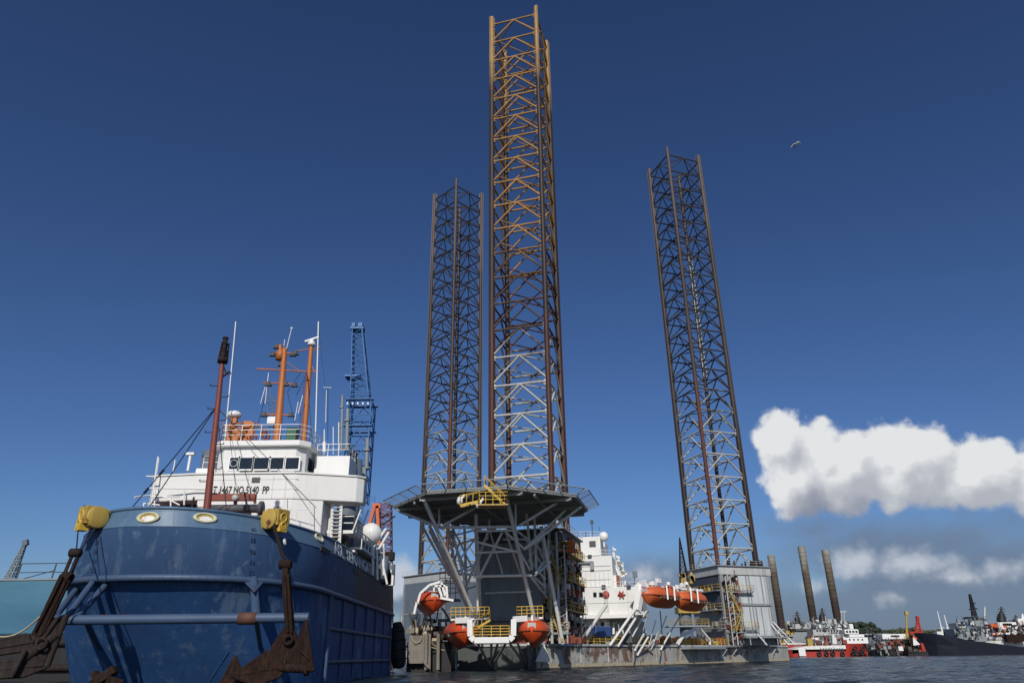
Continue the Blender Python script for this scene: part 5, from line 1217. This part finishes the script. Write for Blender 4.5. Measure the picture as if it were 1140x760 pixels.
# ---- pontoon, rubber fender and canvas-hung float between the two hulls
fd=thing('rubber_fender','tall black rubber fender hanging in the gap right of the blue hull','fender',(P(445,740,84).x,84,0))
a=P(444,744,84); b=P(442.5,692,84); m=MB(); m.lathe(a,[(0,0),(.55,.1),(.8,.6),(.83,(b-a).length*.55),(.7,(b-a).length*.85),(.4,(b-a).length)],16,b-a); obj('fender_body',m,M['rubber'],fd)
m=MB()
for f in(.2,.4,.6,.8): q=a.lerp(b,f); m.ring(q,b-a,.84-.1*(f>.7),.07,18,5)
obj('fender_ring',m,M['rust_dark'],fd)
pn=thing('work_pontoon','low floating pontoon hung with grey canvas between the ship and the rig','pontoon',(P(470,740,92).x,94,0))
x0=P(454,740,92).x; x1=P(492,740,92).x
m=MB(); m.box(x0-.3,x1+1,93.,99,-.6,3.3); obj('pontoon_deck',m,M['black'],pn)
m=MB(); rnd=random.Random(4); xs=[x0+(P(472,740,92).x-x0)*k/10 for k in range(11)]; zs=[P(460,707,92).z-(P(460,707,92).z-P(460,738,92).z)*k/8 for k in range(9)]
vs=[(x+rnd.uniform(-.04,.04),92+.14*s(k*1.9)+.07*rnd.random(),z) for z in zs for k,x in enumerate(xs)]
m.add(vs+[(x,y+.25,z) for x,y,z in vs],[(j*11+i,j*11+i+1,(j+1)*11+i+1,(j+1)*11+i) for j in range(8) for i in range(10)]+[(99+j*11+i,99+(j+1)*11+i,99+(j+1)*11+i+1,99+j*11+i+1) for j in range(8) for i in range(10)],True); m.box(x0,P(472,740,92).x,92.2,93,zs[-1],zs[0]-.05); obj('canvas_cover',m,M['canvas'],pn)
m=MB()
for k in range(12): t=math.pi*k/12; t2=math.pi*(k+1)/12; q=P(464,707,91.8); m.tube(q+V((.6*c(t),0,-.8*s(t))),q+V((.6*c(t2),0,-.8*s(t2))),.05,5)
obj('rope_loop',m,M['rope'],pn)
m=MB()
for px,r_ in((474,.22),(478,.16),(487.5,.22)): m.tube(P(px,745,91.5),P(px+.5,705,91.5),r_,8)
m.tube(P(471,735,91),P(477,743,91),.16,8); obj('pile',m,M['canvas'],pn)
clutter('deck_gear',16,455,505,698,712,93,['canvas','rust','grey_dark','rope'],pn,8,5,(.3,1.1))
m=MB()
for (a,b) in(((474,712),(512,722)),((474,718),(520,719)),((478,710),(500,728))):
    pa,pb=P(*a,91.5),P(*b,95)
    for i in range(12): f,g_=i/12,(i+1)/12; m.tube(pa.lerp(pb,f)-V((0,0,.5*s(math.pi*f))),pa.lerp(pb,g_)-V((0,0,.5*s(math.pi*g_))),.07,5)
tag(obj('mooring_rope',m,M['rope']),'slack ropes from the canvas-hung pontoon across to the rig bow','rope')
# vessel glimpsed behind the gap
gv=thing('harbour_vessel','hazy grey workboat glimpsed in the gap behind the black rubber fender','boat',(P(445,735,300).x,300,0))
obj('hull',loft([(428,716,.2,.1),(433,715,.9,.8),(470,715,1,1),(480,714,.6,.5)],300,12),M['greyship'],gv); m=pbox(436,456,699,715,302,8); pbox(441,452,690,699,303,5,m); obj('deckhouse',m,M['greyship'],gv); m=MB(); m.tube(P(445,690,304),P(446,680,304),.3,6); m.beam(P(440,684,304),P(452,684,304),.3); obj('mast',m,M['greyship'],gv); clutter('deck_gear',14,434,460,694,712,301,['white_rusty','grey_dark'],gv,12,4,(.6,2.))
# ================================================================== far side, right
YF_=400
def pile_fn(nt,pos):
    sx=nt.n('ShaderNodeSeparateXYZ'); nt.l(pos,sx.inputs[0]); z=nt.math('ADD',sx.outputs[2],nt.math('MULTIPLY',nt.math('SUBTRACT',nt.noise(pos,.25,5,.7),.5),26))
    x=nt.mix(nt.math('DIVIDE',nt.math('SUBTRACT',z,26.),16.,True),(.03,.018,.014),(.10,.075,.05)); return nt.mix(nt.math('DIVIDE',nt.math('SUBTRACT',z,44.),12.,True),x,(.26,.25,.21))
pile=paint('pile_weathered',(.2,.2,.2),.8,rust=.12,streak=.5,var=.4,fn=pile_fn,scale=.6)
# liftboat with three tall tubular legs
lbt=thing('liftboat','grey liftboat with three tall rusty tubular legs, standing behind the red supply ship','ship',(P(895,730,440).x,440,0))
obj('hull',loft([(848,716,.9,.9),(870,715,1,1),(930,714,1,1),(944,713,.5,.4)],436,26),M['greyship'],lbt)
for x0,y0,x1,y1,Y in((856.5,618,872.5,712,448),(892.5,608,907.5,700,448),(917.5,612,934.5,700,448)):
    b=P(x1,y1,Y); t=P(x0,y0,Y); b2=V((b.x,Y,0)); t2=V((b.x,Y,t.z)); 
    m=MB(); m.tube(b2,t2,2.15,18); 
    o=obj('leg',m,pile,lbt); m=MB()
    for k in range(22): zz=4+k*(t.z-5)/22; m.ring((b.x,Y,zz),(0,0,1),2.15,.08,18,4)
    obj('leg_band',m,M['rust'],o)
def dark_mast(parent,px,y0,y1,w_,Y,mat='black'):
    m=MB(); a=P(px,y1,Y); b=P(px-.3,y0,Y); m.lathe(a,[(w_*.5,0),(w_*.42,(b-a).length*.35),(w_*.12,(b-a).length*.7),(w_*.08,(b-a).length)],6,b-a)
    for f in(.3,.5,.68,.85): q=a.lerp(b,f); m.beam(q-V((w_*(.8-f*.5),0,0)),q+V((w_*(.8-f*.5),0,0)),.35,.3)
    m.obox(a.lerp(b,.45),(w_*.3,0,0),(0,.6,0),(0,0,.7)); return obj('radar_mast',m,M[mat],parent)
def windows(parent,px0,px1,n,py,Y,w_=1.3,h=1.0,mat='black'):
    for i in range(n): q=P(px0+(px1-px0)*i/(max(1,n-1)),py,Y); m=MB(); m.obox(q,(w_/2,0,0),(0,.06,0),(0,0,h/2)); obj('window',m,M[mat],parent)
g1_=thing('naval_ship','grey ship with flat dark-edged deck and black pyramid mast right of the rig','ship',(P(888,730,420).x,420,0))
obj('hull',loft([(868,712,.6,.4),(874,712,1,.8),(905,712,1,1),(912,712,.8,.6)],420,14),M['greyship'],g1_)
m=pbox(875,906,702,712,421,10); obj('deckhouse',m,M['greyship'],g1_); m=pbox(874,910,699.6,701.8,420,12); obj('bridge_deck',m,M['grey_dark'],g1_); m=pbox(880,903,694,699.5,422,8); obj('bridge',m,M['grey_light'],g1_)
dark_mast(g1_,887.5,680,695,4,424); clutter('deck_gear',26,876,906,692,699,421,['grey_light','greyship','grey_dark'],g1_,31,6,(.6,1.8))
g2_=thing('naval_ship','light grey ship with stepped decks, window rows and tall dark mast','ship',(P(925,730,410).x,412,0))
obj('hull',loft([(900,714,.7,.5),(905,714,1,.8),(940,714,1,1),(948,714,.6,.5)],410,14),M['greyship'],g2_)
for i,(x0,x1,y0,y1,mt) in enumerate(((905,944,707,715,'greyship'),(906,938,700,707,'grey_light'),(909,934,694,700,'greyship'),(922,930,689,694,'grey_light'))): obj('deckhouse',pbox(x0,x1,y0,y1,411+i,10-i*1.5),M[mt],g2_)
windows(g2_,907,925,8,708,410.8,.9,1.); windows(g2_,910,932,8,701.5,411.8,.9,.8); windows(g2_,926,936,5,704,411.8,.7,.8)
dark_mast(g2_,915.5,676,692,4,414); m=MB(); m.tube(P(937,695,412),P(936.5,679,412),.35,5); m.tube(P(940,695,412),P(939.5,679,412),.3,5); m.beam(P(935,680.5,412),P(942,680.5,412),.5); obj('twin_mast',m,M['grey_light'],g2_)
clutter('deck_gear',28,906,944,690,700,411,['grey_light','white','grey_dark'],g2_,33,6,(.5,1.7))
rs=thing('supply_ship','red hulled supply ship with white forward bridge and black hull fenders','ship',(P(925,732,375).x,380,0))
obj('hull',loft([(878.5,723,.8,.6),(882,722.5,1,.9),(896,720,1,1),(940,719,1,1),(944,716.5,1,.9),(960,716,.8,.5),(970.5,716,.05,.02)],375,13),M['red'],rs)
obj('bulwark',loft([(882,722.4,1.01,1.01),(897,718.8,1.01,1.01),(941,717.6,1.01,1.01)],374.9,13.2,P(910,722.3,375).z),M['white_rusty'],rs)
for (x0,x1,y0,y1,d,mt) in((943,966,709,716.2,8,'white_clean'),(946,962,705.5,709,7,'white_clean'),(941,955.5,700,705.4,7,'white_clean'),(946.5,949.5,694,700,3,'white_clean')): obj('deckhouse',pbox(x0,x1,y0,y1,377,d),M[mt],rs,bevel=.2)
windows(rs,943,953.5,4,702.6,376.9,1.,.9); windows(rs,946,960,4,711.5,376.9,.7,.7); windows(rs,914,938,9,722.5,374.6,.5,1.2,'grey_dark')
for x,y in((912,727.5),(920,727.5),(927,727),(938,727.5),(950,726.5),(954,727),(960,726.5),(952,721.5),(960.5,721.5),(967,722)): q=P(x,y,374.6); m=MB(); m.ring(q,(0,1,0),.8,.45,12,6); obj('tyre_fender',m,M['black'],rs)
m=MB(); m.obox(P(893,726,374),(1.6,0,0),(0,.3,0),(0,0,1.5)); m.tube(P(928,716,376),P(927.5,706,376),.7,8); m.tube(P(930.5,716,376),P(930,709,376),.5,8); obj('exhaust_pipe',m,M['white'],rs)
clutter('deck_gear',30,897,941,710,717.5,377,['grey','redbrown','grey_dark','white_rusty'],rs,35,5,(.6,2.))
m=MB(); m.obox(P(901.5,716,376),(1.2,0,0),(0,1,0),(0,0,2.2)); obj('yellow_crane_post',m,M['yellow_dirty'],rs)
# small red stern between rig and red ship
ss=thing('supply_ship','only the red stern of a ship showing between the rig corner and the red ship','ship',(P(885,728,395).x,396,0))
obj('hull',loft([(866,717,1,.9),(897,718,1,1),(905,718,.5,.4)],395,10),M['red'],ss); m=pbox(868,897,715.2,717,394.8,9); obj('bulwark',m,M['white_rusty'],ss); clutter('deck_gear',16,866,884,700,716,398,['rust','grey','yellow_dirty','grey_dark'],ss,37,5,(.6,2.2))
# white ferry, work deck
fy=thing('work_barge','low black workboat with a two storey white cabin and busy red deck','boat',(P(995,730,385).x,388,0))
obj('hull',loft([(974,724,.5,.4),(978,722,1,.9),(1014,722,1,1),(1018,721,.6,.4)],385,11),M['black'],fy)
m=pbox(983,1009,705,711,388,8); obj('upper_cabin',m,M['white_clean'],fy); m=pbox(986,1010,711.6,719,389,7); obj('lower_cabin',m,M['white'],fy); m=pbox(980,1011,711,711.6,387,9); obj('awning',m,M['grey_dark'],fy); windows(fy,993,1000,4,707.5,387.8,1.1,.7); windows(fy,988,992,2,715,388.8,.8,1.2)
m=pbox(995,1005,711.5,716,386,2); obj('red_awning',m,M['redbrown'],fy); m=pbox(1001,1005,719,724,383,1); obj('white_locker',m,M['white_clean'],fy)
clutter('deck_gear',34,977,1018,714,728,384,['black','grey_dark','rust','redbrown','grey'],fy,39,2,(.5,2.))
m=MB(); m.tube(P(1009.5,706,390),P(1009,681.5,390),.5,8); m.obox(P(1009,682,390),(.8,0,0),(0,.6,0),(0,0,.9)); m.tube(P(1010,726,388),P(1010,704,388),.9,8); obj('boom_post',m,M['yellow_dirty'],fy)
rc=thing('crane_barge','red tapered crane boom standing on a low barge by the navy bow','crane',(P(1025,730,380).x,380,0))
m=MB(); top=P(1021.2,686.5,380)
for a,w_ in((P(1018.5,712,380),.35),(P(1028,712,380),.35)): m.beam(a,top,.7,.7)
for k in range(6): f=k/6; a,b=P(1018.5,712,380).lerp(top,f),P(1028,712,380).lerp(top,f); a2,b2=P(1018.5,712,380).lerp(top,f+1/6),P(1028,712,380).lerp(top,f+1/6); m.beam(a,b,.4); m.beam(a,b2,.35)
plate(m,[P(1020,700,380.2),P(1026,705,380.2),P(1030,722,380.2),P(1025.5,722,380.2),P(1021.5,708,380.2)],.5); m.obox(P(1021.5,687.5,380),(.7,0,0),(0,.6,0),(0,0,.9)); obj('boom',m,M['red'],rc)
m=MB(); m.obox(P(1029,720,379),(2.2,0,0),(0,1.6,0),(0,0,1.9)); m.obox(P(1015,704,381),(1.2,0,0),(0,1.,0),(0,0,.6)); m.beam(P(1011,703,381),P(1024,705,381),.7); obj('machine_house',m,M['red'],rc)
m=loft([(1012,725,.8,.7),(1034,724,1,1)],377,9); obj('barge_hull',m,M['black'],rc); m=MB(); plate(m,[P(1016.5,709,378),P(1024,717,378),P(1017,718,378)],.5); obj('white_sheet',m,M['white_clean'],rc); clutter('deck_gear',18,1011,1030,706,725,379,['orange_old','rust','grey_dark'],rc,41,2,(.5,1.8))
nv=thing('cargo_ship','long dark navy ship with raised bow and grey-white upperworks under a black mast','ship',(P(1080,730,380).x,384,0))
obj('hull',loft([(1027,703.5,.05,.0),(1032,704,.5,.15),(1042,705,.9,.7),(1064,708.5,1,1),(1076,712,1,1),(1110,716,1,1),(1135,719.5,1,1),(1165,721,1,1)],372,15),M['navy'],nv)
for (x0,x1,y0,y1,d,mt) in((1065,1079,699,712,9,'greyship'),(1066,1074,692.5,699,7,'grey_light'),(1081,1085.5,691,696,5,'white_clean'),(1079,1094,697,709,8,'bluegrey'),(1085,1097,703,714,9,'grey'),(1092,1099,700,713,7,'white_rusty'),(1078,1085,686,688,5,'black'),(1089,1096,687,690,5,'grey_dark'),(1087,1093,690,697,5,'greyship')): obj('deckhouse',pbox(x0,x1,y0,y1,374+random.random(),d),M[mt],nv,bevel=.15)
windows(nv,1067.5,1073,3,695,373.6,1.,.8); windows(nv,1067,1077,5,702.5,373.7,.7,.6); windows(nv,1081,1092,5,700,373.7,.7,.6)
m=jib(MB(),P(1085.5,688,378),P(1079.5,661,378),.9,.3,8,.22,.14); m.beam(P(1080,672,378),P(1086,671,378),.5); m.beam(P(1079,678,378),P(1088,677,378),.6); obj('lattice_mast',m,M['black'],nv)
clutter('deck_gear',20,1064,1106,688,712,372.5,['grey_dark','grey_light','greyship','black','bluegrey'],nv,43,3,(.4,1.5),.5); m=MB(); m.tube(P(1096,690,380),P(1096.5,675,380),.3,5); obj('post',m,M['white_rusty'],nv)
ws=thing('supply_ship','white ship crowded with orange deck gear behind the dark navy hull','ship',(P(1120,730,395).x,398,0))
obj('hull',loft([(1100,712,.6,.5),(1108,713,1,.9),(1165,713,1,1)],395,14),M['white_rusty'],ws)
for (x0,x1,y0,y1,d,mt) in((1108,1124,704,713,9,'white'),(1113,1131,692,700,8,'white_clean'),(1109,1128,699,705,9,'white'),(1124,1136,696,706,8,'white_rusty'),(1136,1150,688,700,8,'white_clean'),(1104,1112,694,701,6,'orange_old')): obj('deckhouse',pbox(x0,x1,y0,y1,396+random.random(),d),M[mt],ws,bevel=.15)
windows(ws,1118,1125,4,694.5,395.7,1.5,1.); windows(ws,1110,1122,5,707,395.7,1.3,1.1); windows(ws,1112,1126,5,702,395.7,1.,.8)
dark_mast(ws,1115,675,692,4.5,399); dark_mast(ws,1131,684,697,3,399); m=MB(); m.tube(P(1138.5,694,398),P(1138.3,683,398),1.2,8,.4); obj('funnel',m,M['white_clean'],ws)
clutter('deck_gear',22,1104,1142,696,716,394.,['orange_old','black','grey_light','rust','grey_dark'],ws,45,3,(.4,1.6),.4)
m=pbox(1122,1142,706,714,391,2); obj('orange_cabin',m,M['rust'],ws)
for k,(x0,y0,x1,y1,lab) in enumerate(((1043.5,680,1049,703,'left of two thin white leaning masts above the navy bow'),(1051,684,1056,703,'right of two thin white leaning masts above the navy bow'))):
    t=thing('yacht_mast',lab,'mast',tuple(P(x1,y1,450)),group='white masts above the navy bow'); obj('pole',MB().tube(V((P(x1,730,450).x,450,0)),P(x1,y1,450),.4,6).tube(P(x1,y1,450),P(x0,y0,450),.45,6,.25),M['white_clean'],t); m=MB(); m.beam(P(x1-3,y1-4,450),P(x1+2,y1-5,450),.3); m.obox(P(x1,705,450),(4,0,0),(0,2,0),(0,0,1.2)); obj('spreader',m,M['white'],t)
# far shore and wood
def wood(name,label,px0,px1,prof,Y,seed,mat,dens):
    rnd=random.Random(seed); m=MB(); n=dens
    for i in range(n):
        f=rnd.random(); px=px0+(px1-px0)*f; hy=prof(f); zt=P(px,hy,Y).z; z=zt*(1-abs(rnd.gauss(0,.28))); dx=rnd.uniform(-1,1); o=V((P(px,hy,Y).x,Y+rnd.uniform(-8,30),max(.5,z))); r_=rnd.uniform(.7,1.9)*zt/14
        a=V((rnd.uniform(-1,1),rnd.uniform(-1,1),rnd.uniform(-1,1))).normalized(); b=a.cross(V((rnd.random(),rnd.random(),1))).normalized(); d=a.cross(b)
        m.add([o+a*r_,o+b*r_,o-a*r_*.9,o-b*r_*.8,o+d*r_*.7,o-d*r_*.7],[(0,1,4),(1,2,4),(2,3,4),(3,0,4),(1,0,5),(2,1,5),(3,2,5),(0,3,5)])
    # solid core under the leaf clumps
    k=40; vs=[]
    for j in range(k+1):
        f=j/k; p=P(px0+(px1-px0)*f,prof(f)+1.2,Y+12); vs+=[(p.x,Y-6,-.5),(p.x,Y+12,max(.2,p.z*.93)),(p.x,Y+40,-.5)]
    m.add(vs,[(j*3+i,(j+1)*3+i,(j+1)*3+i+1,j*3+i+1) for j in range(k) for i in (0,1)])
    return tag(obj(name,m,mat),label,'trees',None,'stuff')
leaf=paint('far_foliage',(.028,.042,.026),.8,var=.4,streak=0,bump=0,scale=.3)
grass=paint('far_grass_bank',(.07,.075,.04),.9,var=.35,streak=0,bump=0,scale=.2)
wood('distant_wood','dark tree mass on the far shore behind the red ship',925,987,lambda f:695.8+1.8*s(f*9)+1.2*s(f*23+1)+max(0,(f-.72)*26),620,51,leaf,2600)
wood('distant_scrub','low olive scrub along the far shore behind the ships',955,1160,lambda f:701.5+1.2*s(f*17)+.8*s(f*41),640,52,grass,3000)
wood('distant_scrub','low green scrub showing behind the rig stern corner',855,878,lambda f:699+2*s(f*6),600,53,grass,500)
sh=MB(); sh.box(P(700,727,560).x,P(1220,727,560).x,560,760,-1,2.2); o=obj('far_shore',sh,M['grey_dark']); o['kind']='structure'
qh=thing('quay_shed','dark low quay building and clutter between the red ship and white cabin','building',(P(975,727,450).x,455,0))
m=pbox(964,985,706,722,455,10); obj('shed_wall',m,M['bluegrey'],qh); m=pbox(962,990,704.8,706,453,13); obj('shed_roof',m,M['grey_light'],qh); m=pbox(962,1030,722,730,452,20); obj('quay_base',m,M['grey_dark'],qh); clutter('quay_gear',34,965,990,706,728,440,['grey_dark','rust','grey_light','bluegrey'],qh,47,5,(.6,2.2))
# ---- gull
bd=thing('gull','small white gull gliding high in the empty sky','bird',tuple(P(886,161,58)))
ce=P(886.2,161.2,58); m=MB(); m.ball(ce,.11,10,8,(1,2.6,1)); m.ball(ce+V((0,-.3,.03)),.07,8,6); m.tube(ce+V((0,-.36,.03)),ce+V((0,-.45,.01)),.022,5,.005); m.add([ce+V((-.03,.22,0)),ce+V((.03,.22,0)),ce+V((.12,.48,0)),ce+V((-.12,.48,0)),ce+V((0,.25,.04))],[(0,1,2,3),(0,4,1),(1,4,2),(2,4,3),(3,4,0)]); obj('body',m,M['white_clean'],bd)
for e,(tx,ty) in((-1,(880.6,163.4)),(1,(891.4,159))):
    tp_=P(tx,ty,58); mid=ce.lerp(tp_,.5)+V((0,-.06,.10)); m=MB(); th=V((0,0,.02))
    L1=[ce+V((0,-.12,.03)),mid+V((0,-.14,0)),tp_+V((0,.05,0))]; L2=[ce+V((0,.14,.03)),mid+V((0,.10,0)),tp_+V((0,.1,0))]
    for i in range(2): q=[L1[i],L1[i+1],L2[i+1],L2[i]]; m.add([v+th for v in q]+[v-th for v in q],[(0,1,2,3),(7,6,5,4),(0,4,5,1),(1,5,6,2),(2,6,7,3),(3,7,4,0)])
    obj('wing',m,M['white_clean'],bd)


# ------------------------------------------------------------------ render settings
SC.view_settings.view_transform='Standard'; SC.view_settings.look='None'; SC.view_settings.gamma=1; SC.view_settings.exposure=0
SC.render.engine='CYCLES'; SC.cycles.use_denoising=True; SC.cycles.max_bounces=6; SC.cycles.diffuse_bounces=3; SC.cycles.glossy_bounces=3
SC.cycles.filter_width=1.5
